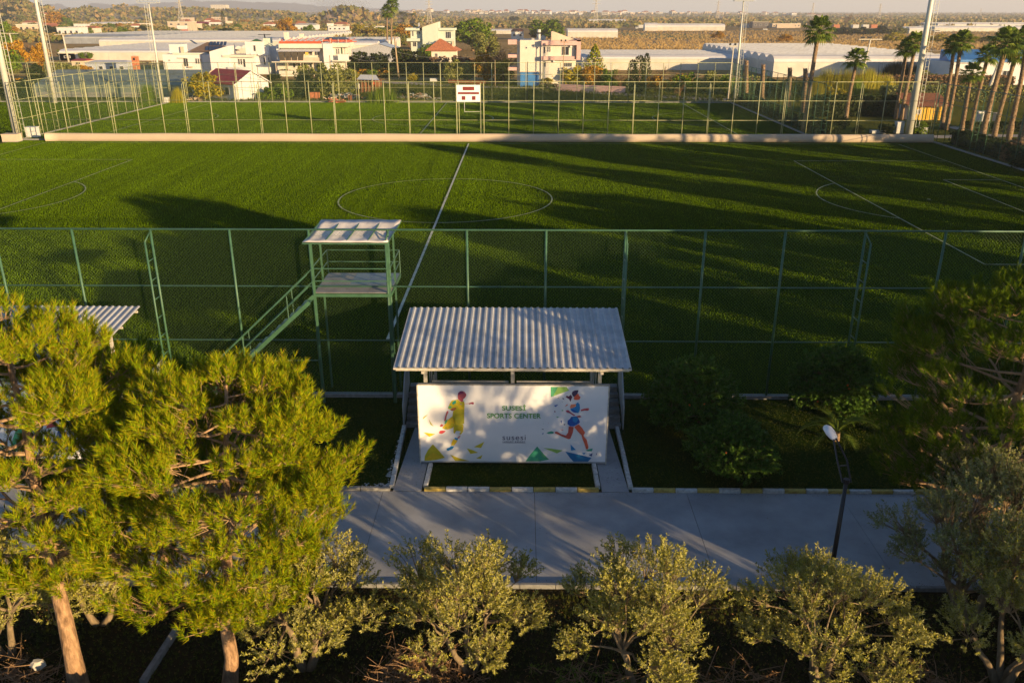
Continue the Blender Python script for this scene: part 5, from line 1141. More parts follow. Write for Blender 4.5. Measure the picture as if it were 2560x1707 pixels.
hedge('dark hedge behind the side fence below the palm row', 52.6, 54.6, 80, 106, 1.5, L_DARK, 4500, 5)
hedge('long low unseen hedge below the bottom edge, placed to shade the road', -16, 30, 12.7, 13.6, .85, L_DARK, 5000, 8)  # unseen hedge, stops low sun from striping the road
hedge('grey-green thicket along the wall of the blue roofed hall', 66, 118, 158, 162, 2.6, L_OLBG, 5000, 10)
hedge('low dark hedge in front of the yellow hut and cabinets', 60, 84, 117, 118.4, 1.1, L_DARK, 2500, 11)
hedge('brown-green thicket between the palms and the long greenhouse', 60, 96, 172, 177, 3.4, L_BARE, 5000, 12)
hedge('tall hedge added out of view beyond the right edge to shade the road', 12.9, 34, 15.4, 16.6, 2.3, L_DARK, 6000, 9)  # added out of view so sun under the crowns misses the road
hedge('dark hedge along the left end of the near pitch', -70, -68.6, 60, 100, 1.4, L_DARK, 1500, 6)
# meadow grass behind the far fence
n = 9000; X = RNG.uniform(-70, 60, n); Y = 158 + RNG.random(n) ** 1.3 * 40; D = rdirs(n); D[:, 2] = 1.5
V, F = needles(np.stack([X, Y, np.zeros(n)], 1), D, L=.05, n=6, nl=.55, w=.09, spread=.7); tag(link_mesh('meadow_grass', np_mesh('meadow_grass', V, F, L_GRS, 3)), 'rough meadow grass behind the farthest fence', 'grass', kind='stuff')
L_STRAW = leafmat('straw', [(.36, .24, .09), (.58, .40, .16), (.48, .33, .13)], .2)
n = 11000; p0 = G(1452, 126); p1 = G(2650, 76); X = []; Y = []
for k in range(n):
    y = 36050 / (random.uniform(78, 127) - 35); px = random.uniform(1330, 2600); X.append((px - 1306) * (y * .93 + 5.4) / 2100); Y.append(y)
D = rdirs(n); D[:, 2] = 1.4; V, F = needles(np.stack([X, Y, np.zeros(n)], 1), D, L=.1, n=5, nl=1.2, w=.35, spread=.8); tag(link_mesh('dry_grass', np_mesh('dry_grass', V, F, L_STRAW, 3)), 'dry straw coloured grass over the fields beyond the greenhouses', 'grass', kind='stuff')

# ================================================================ BUILDINGS
class Bld:
    """parts of one building, measured on its front plane at depth Y"""
    def __init__(s, name, label, cat, Y, pxc, z0=0):
        s.Y = Y; q = P(pxc, 200, Y); s.o = Vector((q.x, Y, z0)); s.t = thing(name, label, cat, s.o)
    def X(s, px, off=0): return P(px, 120, s.Y).x - s.o.x
    def Z(s, py, off=0): return max(-.0, P(1280, py, s.Y).z - s.o.z)
    def box(s, name, px0, px1, py0, py1, off, dep, mat):
        z0 = s.Z(py1) if py1 is not None else 0; return MB().box(s.X(px0), s.X(px1), off, off + dep, z0, s.Z(py0)).build(name, mat, s.t)
    def poly(s, name, pts, off, dep, mat):
        return MB().prism([(s.X(a), off, s.Z(b)) for a, b in pts], (0, dep, 0)).build(name, mat, s.t)
    def win(s, px0, px1, py0, py1, off=0, nm='window', bars=1, fm=None, gm=None):
        x0, x1 = s.X(px0), s.X(px1); z0, z1 = s.Z(py1), s.Z(py0); e = .09; y0 = off - .07; y1 = off - .004; m = MB()
        m.box(x0, x0 + e, y0, y1, z0, z1); m.box(x1 - e, x1, y0, y1, z0, z1); m.box(x0 + e, x1 - e, y0, y1, z1 - e, z1); m.box(x0 + e, x1 - e, y0, y1, z0, z0 + e)
        for k in range(bars): c = x0 + (x1 - x0) * (k + 1) / (bars + 1); m.box(c - .035, c + .035, y0 + .005, y1, z0 + e, z1 - e)
        f = m.build(nm, fm or FRAMEW, s.t)
        MB().box(x0 + e, x1 - e, off - .035, off - .006, z0 + e, z1 - e).build('pane', gm or GLASS, f); return f
# white house on the left with flat roof, stair room and pitched tiled roof with solar panels
b = Bld('white_house', 'white flat roofed house at left with solar panels on a pitched roof', 'house', 232, 460)
b.box('wall', 403, 500, 137, None, 0, 9, WHITE); b.box('wall', 500, 524, 138, None, .4, 9, WHITE); b.box('parapet', 430, 502, 133.5, 137, -.25, 9.4, CREAM); b.box('stair_room', 419, 452, 112, 136.6, 1, 3.5, WHITE)
b.win(416, 422, 150, 154); b.win(454, 466, 146.5, 167.5, 0, 'door', 1); b.win(484, 489, 147, 161, bars=0); b.win(490, 494.5, 147, 161, bars=0); b.win(495.5, 500, 147, 161, .0, bars=0); b.box('canopy', 443, 464, 145, 146.4, -.5, .5, CREAM); b.box('balcony_box', 466, 477, 167, 170, -.7, .7, TAN)
def hiproof(b, pts_eave, ridge, mat, name='roof', y0=0, dep=6):
    (xa, za), (xb, zb) = [(b.X(p[0]), b.Z(p[1])) for p in pts_eave]; (ra, rz_), (rb, _) = [(b.X(p[0]), b.Z(p[1])) for p in ridge]; ym = y0 + dep / 2
    m = MB(); m.add([(xa, y0, za), (xb, y0, za), (xb, y0 + dep, za), (xa, y0 + dep, za), (ra, ym, rz_), (rb, ym, rz_)], [(0, 1, 5, 4), (1, 2, 5), (2, 3, 4, 5), (3, 0, 4), (0, 3, 2, 1)]); return m.build(name, mat, b.t)
hiproof(b, ((452, 132), (560, 132)), ((490, 109), (505, 109)), BROWNR, y0=4, dep=9)
rf = MB(); 
for i in range(5): 
    for j in range(2):
        x0 = b.X(497 + i * 9 + j * 5); x1 = b.X(504.5 + i * 9 + j * 5); ya = 4.3 + j * 2.1; za = b.Z(131 - j * 11.5) + .25; zb = b.Z(131 - (j + .85) * 11.5) + .25
        MB().add([(x0, ya, za), (x1, ya, za), (x1 - .3, ya + 1.9, zb), (x0 - .3, ya + 1.9, zb)], [(0, 1, 2, 3)]).build('solar_panel', SOLAR, b.t)
b.box('water_tank', 449, 455, 118, 134, .4, .8, TAN); b.poly('solar_heater', [(457, 102), (464, 103), (478, 113), (470, 112)], 5, .3, SOLAR)
# slanted roof white house
b = Bld('white_house', 'white house with a steep single-slope gable and a tower room, second from left', 'house', 229, 590)
b.poly('gable_wall', [(524, 183), (524, 130), (571, 116), (571, 183)], -.6, 6, WHITE); b.box('wall', 571, 634, 139, None, 0, 7, WHITE); b.box('roof_slab', 556, 636, 138, 143.5, -.9, 7.4, CREAM); b.box('wall', 634, 668, 118, None, 1.2, 7, WHITE); b.box('tower_room', 611, 655, 105, 137.6, .8, 5, WHITE); b.box('tower_block', 655, 668, 97, 118, 1.6, 4, PALEG)
b.win(591, 596, 147.5, 163, 0, bars=0); b.win(597, 602, 147.5, 163, 0, bars=0); b.win(603.5, 610, 148, 170, 0, 'door', 0); b.win(633 + 19, 657, 145, 164, 1.2, bars=0); b.win(666 - 2, 667.5, 145, 164, 1.2, bars=0)
b.win(631, 637, 114, 130, .8, bars=0); b.box('balcony_wall', 567, 634, 168, 178, -1.2, .15, WHITE); b.box('balcony_floor', 567, 634, 178, 181, -1.2, 1.2, CREAM); b.box('balcony_wall', 641, 668, 136, 140, .6, .5, WHITE)
b.poly('green_canopy', [(624, 105), (637, 99), (652, 105)], 1, 2, pm('green_cloth', (.03, .09, .04), .8)); b.box('shutter', 637.5, 652, 114, 136, .74, .05, CABW)
for k in range(5): MB().tube([(b.X(575 + k * 12), .5, b.Z(139)), (b.X(575 + k * 12), .5, b.Z(133))], .03, 5).build('railing_bar', BLACKM, b.t)
MB().tube([(b.X(575), 3, b.Z(139)), (b.X(575) + .2, 3, b.Z(110))], .05, 5).build('antenna', BLACKM, b.t)
# balcony house with awning and red roof steel
b = Bld('white_house', 'large cream house with striped awning balcony and red steel roof frame', 'house', 226, 770)
b.box('wall', 698, 812, 112, 158, 1.0, 9, CREAM); b.box('wall', 689, 698, 113, 158, .5, 9, WHITE); b.box('ground_floor', 682, 800, 156, None, 2.5, 8, CREAM); b.box('stair_column', 808.5, 831, 109.5, None, -.6, 6, WHITE); b.box('wall', 831, 856, 110, None, .6, 8, CREAM); b.box('parapet', 698, 808, 110, 121, -.4, 1.4, CREAM); b.box('parapet', 831, 872, 108, 119, -.3, 8, CREAM)
b.box('balcony_floor', 681, 802, 154, 157, -2.0, 3.4, CREAM); b.box('balcony_floor', 831, 873, 151, 154, -1.4, 2.4, CREAM); b.box('balcony_wall', 846, 873, 136, 151, -1.4, .12, WHITE)
m = MB(); xa, xb_ = b.X(697), b.X(803); m.add([(xa + .6, .9, b.Z(121.5)), (xb_ - .3, .9, b.Z(121.5)), (xb_, -2.2, b.Z(129)), (xa, -2.2, b.Z(129))], [(0, 1, 2, 3)]); aw = m.build('awning', CABW, b.t)
SCR = pm('dark_screen', (.07, .06, .045), .9, 0, .3, 1)
for k in range(4): b.poly('screen', [(699 + k * 16.5, 129.6), (714 + k * 16.5, 129.6), (715 + k * 15, 151), (702 + k * 15, 151)], -2.0 + .01 * k, .04, SCR)
b.box('balcony_wall', 702, 800, 144, 154, -1.9, .1, TAN); b.win(770, 778, 128, 140, 1.0); b.win(783, 795, 128, 140, 1.0); b.box('hanging_cloth', 765.5, 773, 130, 138, -1.5, .05, pm('yellow_cloth', (.7, .45, .08), .8)); b.box('hanging_cloth', 775, 792, 140, 150, -1.4, .05, CREAM)
b.win(838, 842, 122, 138, .6, bars=0); b.win(843, 847, 122, 138, .6, bars=0); b.box('green_shutter', 851.5, 854.5, 119, 136, .5, .08, pm('green_cloth', (.03, .09, .04), .8))
for k in range(4): b.win(722 + k * 14, 729 + k * 14, 160, 172, 2.5, bars=0)
b.box('garden_wall', 700, 770, 176, None, -3, .25, CREAM)
for px in (690, 720, 752, 784): MB().tube([(b.X(px), -1.8, 0), (b.X(px), -1.8, b.Z(156))], .1, 6).build('porch_post', TAN, b.t)
for k in range(12): x = b.X(848 + k * 2.2); MB().tube([(x, -1.35, b.Z(136)), (x, -1.35, b.Z(134))], .03, 4).build('railing_bar', WHITEK, b.t)
# roof frame
for yy in (0, 3.5, 7): MB().beam((b.X(699), yy, b.Z(107)), (b.X(804 if yy < 5 else 880), yy, b.Z(107)), .22, .5 if yy == 0 else .2).build('roof_beam', REDST, b.t)
MB().beam((b.X(805), 1, b.Z(102)), (b.X(880), 1, b.Z(102)), .2, .28).build('roof_beam', REDST, b.t)
for k in range(14): px = 700 + k * 13.5; MB().beam((b.X(px), 0, b.Z(105)), (b.X(px + 2), 7, b.Z(97 + (k % 3))), .1).build('roof_rafter', REDST, b.t)
for k in range(9): px = 706 + k * 20; MB().beam((b.X(px), .5, b.Z(111)), (b.X(px), .5, b.Z(98)), .1).build('roof_post', WHITEK if k > 4 else REDST, b.t)
b.poly('roof_solar_sheet', [(806, 101), (873, 101), (862, 94), (815, 94)], 2, .1, SOLAR)
b.box('chimney', 707, 717, 81.5, 99, 2, 1.2, CREAM); b.box('chimney', 741, 751, 86, 96, 4, 1, CREAM); b.box('chimney', 823, 828, 97, 109, 1, .6, TERRA)
for k, (px, tp_) in enumerate(((733, 88), (764, 74), (692, 88))): pass
# red roofed small house, gable turned to the sun
q = G(572, 251); b = thing('red_roofed_house', 'small white house with a dark red gabled roof behind the far fence', 'house', (q.x, q.y + 4.5, 0), R(-38))
hl, hw, hz, hr = 5.4, 3.6, 3.0, 5.0
m = MB(); m.prism([(-hl, -hw, 0), (-hl, hw, 0), (-hl, hw, hz), (-hl, 0, hr), (-hl, -hw, hz)], (2 * hl, 0, 0)); m.build('wall', WHITE, b)
for s in (-1, 1):
    m = MB(); o_ = .45; sl_ = (hr - hz) / hw; m.prism([(-hl - .3, s * (hw + o_), hz - sl_ * o_ + .04), (-hl - .3, 0, hr + .04), (-hl - .3, 0, hr + .16), (-hl - .3, s * (hw + o_), hz - sl_ * o_ + .16)], (2 * hl + .6, 0, 0)); m.build('roof', REDROOF, b)
m = MB(); m.beam((hl + .32, -hw - .45, hz - .2), (hl + .32, 0, hr + .1), .12, .2); m.build('verge_board', WHITE, b); m = MB(); m.beam((hl + .32, hw + .45, hz - .2), (hl + .32, 0, hr + .1), .12, .2); m.build('verge_board', WHITE, b)
for (y0_, y1_) in ((-.6, .9), (1.6, 2.9)):
    f = MB().box(hl + .02, hl + .1, y0_, y1_, .9, 2.6).build('window', FRAMEW, b); MB().box(hl + .1, hl + .12, y0_ + .12, y1_ - .12, 1.0, 2.5).build('pane', CABW, f)
for (x0_, x1_) in ((2.2, 3.5), (-1, .3)):
    f = MB().box(x0_, x1_, -hw - .1, -hw - .02, .9, 2.4).build('window', FRAMEW, b); MB().box(x0_ + .1, x1_ - .1, -hw - .12, -hw - .1, 1.0, 2.3).build('pane', GLASS, f)
MB().tube([(hl - .2, -hw - .12, 0), (hl - .2, -hw - .12, hz)], .07, 6).build('downpipe', FRAMEW, b)
MB().box(-hl - 3, -hl + .1, -hw + 1, hw - 1, 0, 1.6).build('outhouse_wall', TAN, b)
# pink trimmed house
b = Bld('apartment_house', 'cream three storey house with pink balconies and blue garage door', 'house', 192, 1370)
b.box('wall', 1300, 1353, 101, None, 0, 11, CREAM); b.box('wall', 1353, 1436, 104, None, -.3, 11, CREAM); b.box('wall', 1293, 1300, 103, None, .8, 10, CREAM)
b.box('balcony_band', 1353.5, 1441, 102, 113, -1.3, 1.0, PINK); b.box('balcony_band', 1353.5, 1436, 141, 149.5, -1.3, .9, PINK); b.box('balcony_floor', 1353.5, 1440, 148.5, 150.5, -1.2, .9, CREAM); b.box('wall', 1441, 1451, 99, 150, -1.2, 4, PINK); b.box('roof_slab', 1441, 1451, 99.5, 104, -1.2, 10, PINK)
for (p0_, p1_) in ((100, 112), (137, 145), (169, 177)): b.box('balcony_band', 1270, 1292, p0_, p1_, .3, 6, PINK)
for (p0_, p1_) in ((104, 111), (139, 146)): b.box('balcony_side', 1436, 1441, p0_ + 10, p1_ + 20, .4, 3, CREAM)
b.win(1313.5, 1318.5, 117, 123, bars=0, gm=SOLAR); b.win(1341, 1346, 117, 123, bars=0, gm=SOLAR); b.win(1358, 1364, 116, 134, -.3, bars=0); b.win(1367.5, 1372, 116, 131, -.3, bars=0); b.win(1372.5, 1377, 116, 131, -.3, bars=0); b.win(1404, 1423, 116, 139, -.3, 'balcony_door', 1)
b.win(1359, 1366, 154, 168, -.3); b.win(1410, 1431, 157, 168, -.3, bars=3); b.win(1436.5, 1440.5, 118, 128, -.2, bars=0); b.box('air_conditioner', 1424.5, 1430, 112.8 + 1, 119, -.7, .35, CABW); b.box('air_conditioner', 1383, 1388, 151, 156, -.7, .35, CABW); b.box('wall', 1436, 1441, 113, None, 0, 6, CREAM)
g = b.box('garage_door', 1301, 1348.5, 181, None, -.1, .095, BLUEP)
for k in range(6): zz = b.Z(181) * (k + .5) / 6; MB().box(b.X(1301.5), b.X(1348), -.13, -.1, zz - .04, zz + .04).build('door_rib', BLUEP, g)
b.box('lintel', 1299, 1350, 179, 180.6, -.35, .35, TAN); b.poly('stair_room', [(1379, 103), (1379, 80), (1384, 80), (1438, 100), (1438, 103)], 3, 3.5, TAN)
MB().tube([(b.X(1347), 2, b.Z(101)), (b.X(1347), 2, b.Z(86))], .42, 12).build('water_tank', GALV, b.t); MB().tube([(b.X(1347), 2, b.Z(82)), (b.X(1347), 2, b.Z(75))], .42, 12).build('water_tank', WHITEK, b.t); MB().beam((b.X(1353), 2, b.Z(94)), (b.X(1362), 2, b.Z(101)), .1, 1.2).build('solar_heater', SOLAR, b.t); b.box('roof_box', 1329, 1336, 96, 101, 1, 1, CREAM)
PAVE = pm('pale_paving', (.34, .31, .28), .9, 0, .15, 1)
strip('garden_path', [Vector((53, 112, 0)), Vector((62, 113.5, 0)), Vector((74, 112.5, 0)), Vector((100, 111, 0))], 2.6, PAVE, -.02)
strip('service_path', [Vector((60, 121, 0)), Vector((76, 122, 0)), Vector((110, 120, 0))], 3.2, PAVE, -.02)
strip('palm_path', [Vector((55.4, 60, 0)), Vector((55.6, 80, 0)), Vector((57, 100, 0)), Vector((60, 112, 0))], 1.6, PAVE, -.016)
q0, q1 = G(1354, 229), G(1568, 238)
MB().prism([(0, 0, 0), (0, 0, 1.3), (0, .25, 1.3), (0, .25, 0)], (q1.x - q0.x, q1.y - q0.y, 0)).build('low_wall', PINK, None, (q0.x, q0.y + 3.5, 0)); tag(COL.objects[-1], 'low pink garden wall right of the blue garage door', 'wall')
q0, q1 = G(1120, 208), G(1262, 212)
MB().prism([(0, 0, 0), (0, 0, .7), (0, .25, .7), (0, .25, 0)], (q1.x - q0.x, q1.y - q0.y, 0)).build('low_wall', RUST, None, (q0.x, q0.y, 0)); tag(COL.objects[-1], 'low red brick wall under the olive trees at centre', 'wall')
# pale green house
b = Bld('pale_green_house', 'pale green three storey house with a slanted roof beside the huge stone pine', 'house', 322, 1078)
b.poly('wall', [(1057, 152), (1057, 68), (1060, 67), (1097, 55), (1097, 152)], 0, 9, PALEG); b.poly('roof', [(1050, 69), (1097, 53.5), (1097, 55.2), (1050, 71)], -.5, 10, BROWNR); b.box('wall', 1026, 1057, 76, None, 2, 8, PALEG); b.box('roof_slab', 1015, 1050, 70.5, 77, .6, 9, PALEG); b.box('balcony_floor', 1017, 1050, 97, 104, .6, 1.5, PALEG); b.box('wall', 1097, 1134, 75, None, 1.4, 8, PALEG); b.box('roof_slab', 1097.5, 1138, 71, 77, .3, 9, PALEG); b.box('balcony_floor', 1098, 1137, 98, 104, .3, 1.2, PALEG)
b.win(1030, 1034, 79, 92, 2, bars=0); b.win(1041, 1044, 79, 87, 2, bars=0); b.win(1046, 1051, 80, 86, 2, bars=0); b.win(1114, 1128, 80, 97, 1.4, 'balcony_door', 2); b.win(1031, 1040, 106, 118, 2, bars=1); b.box('water_tank', 1045, 1049, 58, 70, 3, .8, GALV); b.box('blue_shutter', 1130, 1134, 106, 112, .9, .1, BLUEP)
# terracotta hipped house
b = Bld('tiled_house', 'old house with a terracotta hipped roof and chimney half hidden by thicket', 'house', 258, 1102)
b.box('wall', 1077, 1138, 128, None, 1, 7.5, CREAM); hiproof(b, ((1062, 128), (1150, 128)), ((1096, 98.5), (1099, 98.5)), TERRA, y0=0, dep=9.5); b.box('chimney', 1129, 1134.5, 104, 122, 2, .8, TAN); b.win(1086, 1093, 134, 146, 1)
# pale shed with sloping sheet roof
b = Bld('metal_shed', 'pale blue sheet metal shed with a low pitched roof left of the twin palms', 'shed', 262, 935)
m = MB(); xa, xm, xb_ = b.X(878), b.X(905), b.X(985); BLM = pm('pale_blue_sheet', (.42, .48, .55), .5, .1, .12, 1)
m.prism([(xa, 0, 0), (xb_, 0, 0), (xb_, 0, b.Z(122)), (xm + 5, 0, b.Z(110)), (xa, 0, b.Z(124))], (0, 12, 0)); m.build('wall', pm('shed_grey', (.34, .35, .38), .7), b.t)
m = MB(); m.add([(xa - .4, -.3, b.Z(125)), (xm + 5, -.3, b.Z(109.5)), (xm + 5, 12.3, b.Z(109.5)), (xa - .4, 12.3, b.Z(125))], [(0, 1, 2, 3)]); m.build('roof_sheet', BLM, b.t); m = MB(); m.add([(xm + 5, -.3, b.Z(109.4)), (xb_ + .4, -.3, b.Z(122.8)), (xb_ + .4, 12.3, b.Z(122.8)), (xm + 5, 12.3, b.Z(109.4))], [(0, 1, 2, 3)]); m.build('roof_sheet', BLM, b.t)
def simple(name, label, Y, px0, px1, top, roof=None, wall=WHITE, wins=3, rm=None, dep=9, cat='house', flo=1, z0=0, ov=.4):
    b = Bld(name, label, cat, Y, (px0 + px1) / 2, z0); xa, xb = b.X(px0), b.X(px1); h = b.Z(top)
    if roof:
        rh = h - b.Z(roof); hw_ = b.Z(roof)
        MB().box(xa, xb, 0, dep, 0, hw_).build('wall', wall, b.t); m = MB(); m.add([(xa - ov, -ov, hw_), (xb + ov, -ov, hw_), (xb + ov, dep + ov, hw_), (xa - ov, dep + ov, hw_), (xa + (xb-xa)*.12, dep / 2, h), (xb - (xb-xa)*.12, dep / 2, h)], [(0, 1, 5, 4), (1, 2, 5), (2, 3, 4, 5), (3, 0, 4), (0, 3, 2, 1)]); m.build('roof', rm or TERRA, b.t)
    else:
        MB().box(xa, xb, 0, dep, 0, h).build('wall', wall, b.t); MB().box(xa - .2, xb + .2, -.25, dep + .2, h, h + .35).build('roof_slab', rm or CREAM, b.t); hw_ = h
    for f in range(flo):
        z = hw_ * (f + .35) / flo; zh = hw_ * .36 / flo
        for k in range(wins):
            x = xa + (xb - xa) * (k + .5) / wins; ww = (xb - xa) / wins * .2
            fr = MB().box(x - ww, x + ww, -.1, -.01, z, z + zh).build('window', FRAMEW, b.t); MB().box(x - ww * .8, x + ww * .8, -.14, -.1, z + zh * .1, z + zh * .9).build('pane', GLASS, fr)
    return b
simple('white_villa', 'white two storey villa on the flat land behind the red steel pergola', 640, 824, 869, 67, None, WHITE, 4, flo=2, dep=12); bb_ = simple('stair_tower', 'tall white stair tower on the villa behind the red pergola', 641, 822, 834, 60, None, WHITE, 1, flo=2, dep=6)
simple('white_hall', 'long low white hall behind the orange tree at centre left', 720, 742, 794, 59, 63, WHITE, 5, CREAM, 14)
b = simple('apartment_block', 'grey-tan apartment block with red balcony bands at left', 640, 427, 482, 56, None, TAN, 3, flo=3, dep=14)
for z_ in (75, 87): b.box('balcony_band', 447, 476, z_, z_ + 3, -1.5, 1.4, REDST); b.box('balcony_wall', 449, 475, z_ - 10, z_ - 1, -.4, .38, WHITE)
simple('red_roofed_hall', 'long low warehouse with a red roof behind the apartment block', 1000, 466, 548, 55, 61, WHITE, 8, REDROOF, 25, 'warehouse')
simple('pink_block', 'pinkish flat block behind the red roofed warehouse', 1200, 537, 567, 44, None, TAN, 5, flo=3, dep=16); simple('pink_block', 'low pale block left of the slim cypress', 1200, 462, 486, 45.5, None, TAN, 4, flo=2, dep=14)
simple('hotel', 'large pale hotel block alone on the ridge skyline at left', 2500, 539, 576, 13, None, CREAM, 9, flo=5, dep=30, z0=8, cat='hotel')
simple('white_house', 'white flat house with dark openings below the orange autumn tree at left', 600, 150, 206, 70, None, WHITE, 4, dep=12); simple('white_house', 'small white outbuilding right of the house below the orange autumn tree', 620, 216, 246, 66, 71, CREAM, 2, dep=9)
simple('white_cottage', 'small white cottage with a red roof alone in the field at centre', 560, 1278, 1309, 73, 79, WHITE, 2, TERRA, 9)
simple('hill_villa', 'pale villa on the wooded hill right of the second mast', 1420, 102, 122, 20, 26, CREAM, 3, TERRA, 14, z0=13); simple('hill_villa', 'cream villa lower on the wooded hill left of the second mast', 1300, 38, 53, 31, 33, CREAM, 2, CREAM, 12, z0=10); simple('hill_villa', 'pale villa just below the first hill villa', 1300, 104, 128, 32, 36, CREAM, 3, TERRA, 12, z0=7)
simple('low_house', 'low blue-grey house with sheet roof behind the left olives', 236, 205, 310, 153, 159, pm('bluegrey_wall', (.36, .40, .46), .8), 4, pm('pale_sheet', (.5, .5, .52), .6), 7)
b = Bld('brick_chimney', 'small brick chimney tower behind the blue-grey greenhouse', 'chimney', 225, 331); b.box('stack', 324, 337, 142, None, 0, 1.4, TERRA); b.box('cap', 323, 338, 140, 142, -.1, 1.6, TAN); b.box('opening', 328, 333, 146, 152, -.02, .02, BLACKM)
simple('white_shed', 'white walled shed left of the round fruit trees', 300, 144, 184, 135, None, WHITE, 1, dep=6); simple('red_shed', 'low shed with a red roof behind the left greenhouse', 268, 172, 205, 149, 153, TAN, 1, REDROOF, 6)
b = Bld('garage_hall', 'white hall with a bright blue roof behind the right palm row', 'building', 198, 2480)
b.box('wall', 2384, 2660, 155, None, 0, 16, WHITE); m = MB(); xa, xb_ = b.X(2379), b.X(2670); m.add([(xa, -.5, b.Z(154)), (xb_, -.5, b.Z(154)), (xb_, 8, b.Z(127)), (xa + 1.5, 8, b.Z(127))], [(0, 1, 2, 3)]); m.add([(xa, -.5, b.Z(154)), (xa + 1.5, 8, b.Z(127)), (xa + 1.5, 8, b.Z(154))], [(0, 1, 2)]); m.build('roof_sheet', BLUEP, b.t); b.box('eaves', 2381, 2662, 149, 155, -.55, .4, BLUEP)
b.win(2392, 2406, 193, 216, 0, 'door', 0); b.win(2399, 2445, 158, 178, -.02, 'sign_frame', 0, BLACKM, WHITE); b.win(2519, 2540, 176, 195, 0); b.box('wall_stripe', 2384, 2660, 218, 221, -.06, .05, BLUEP)
b = Bld('yellow_hut', 'yellow painted hut with a rusty sheet roof behind the palms', 'hut', G(2345, 301).y, 2348)
b.box('wall', 2303, 2353, 264, None, 0, 4, YELP); b.box('wall', 2354, 2372, 266, None, .5, 3.4, YELP); b.box('wall', 2378, 2394, 266, None, .2, 4, YELP); b.win(2319, 2329, 273, 284, 0); b.win(2337, 2350, 266, 298, 0, 'door', 0, YELP, YELP); b.win(2380, 2391, 268, 297, .2, 'door', 0, YELP, YELP)
m = MB(); m.add([(b.X(2288), -1.2, b.Z(264)), (b.X(2402), -1.2, b.Z(264)), (b.X(2408), 5, b.Z(239)), (b.X(2294), 5, b.Z(239))], [(0, 1, 2, 3)]); b2 = m.build('roof_sheet', RUST, b.t)
for k in range(7): x = b.X(2290 + k * 18.5); MB().tube([(x, -1.1, 0), (x, -1.1, b.Z(264))], .06, 6).build('post', GRN, b.t)
def cabinet(label, px0, px1, py0, py1, mat=CABW, dep=.9, name='cabinet', door=True):
    q = G((px0 + px1) / 2, py1); w_ = (px1 - px0) * mpp(q.y, 0) / 2; h = P(1280, py0, q.y).z; t = thing(name, label, 'cabinet', (q.x, q.y, 0)); MB().box(-w_, w_, 0, dep, .08, h - .06).build('body', mat, t); MB().box(-w_ - .05, w_ + .05, -.05, dep + .05, h - .06, h).build('lid', mat, t); MB().box(-w_ - .03, w_ + .03, -.03, dep + .03, 0, .08).build('plinth', CONC2, t)
    if door: MB().box(-w_ * .9, -.02, -.02, -.002, .15, h - .12).build('door', mat, t); MB().box(.02, w_ * .9, -.02, -.002, .15, h - .12).build('door', mat, t)
cabinet('white cabinet on the grass left of the barrier end', 66, 93, 320, 345); cabinet('tall white pillar cabinet left of the thick right mast', 2240, 2258, 304, 335, WHITEK); cabinet('white box cabinet behind the right end of the barrier', 2300, 2318, 318, 335, WHITEK); cabinet('low white bench-like box behind the barrier, left of two', 2180, 2196, 326, 335, WHITEK, door=False); cabinet('low white bench-like box behind the barrier, right of two', 2197, 2215, 326, 335, WHITEK, door=False)
cabinet('large white metal cabinet behind the right palms', 2440, 2472, 278, 320, WHITEK); cabinet('small grey cabinet beside the left corner mast of the far pitch', 409, 421, 245, 258, CABW); cabinet('cream cabinet behind the thick palm', 2484, 2496, 282, 325, TAN); cabinet('grey-white shed left of the yellow hut', 2262, 2298, 265, 300, CABW, 2.5); cabinet('tan concrete box at the foot of the left edge mast', 6, 44, 338, 356, TAN, 1.2, door=False)
# scoreboard on the fence behind the near pitch
b = Bld('scoreboard', 'white scoreboard with dark red display panels on the fence', 'scoreboard', 107.5, 1169)
b.box('panel', 1138.5, 1199, 213, 255, 0, .12, BOARD); DRD = pm('display_red', (.20, .035, .03), .35)
for (a0, a1, c0, c1) in ((1155, 1184, 217.5, 226.5), (1142.5, 1196, 231, 236.3), (1152, 1161, 241, 250.5), (1178, 1187, 241, 250.5)): b.box('display', a0, a1, c0, c1, -.03, .028, DRD)
for px in (1138, 1200): MB().beam((b.X(px), .1, 0), (b.X(px), .1, b.Z(208)), .12).build('post', GRN2, b.t)
for (a, c) in (((1158, 256), (1158, 280)), ((1158, 280), (1199, 280)), ((1199, 280), (1199, 256))): MB().tube([(b.X(a[0]), .1, b.Z(a[1])), (b.X(c[0]), .1, b.Z(c[1]))], .03, 5).build('lower_frame', WHITEK, b.t)
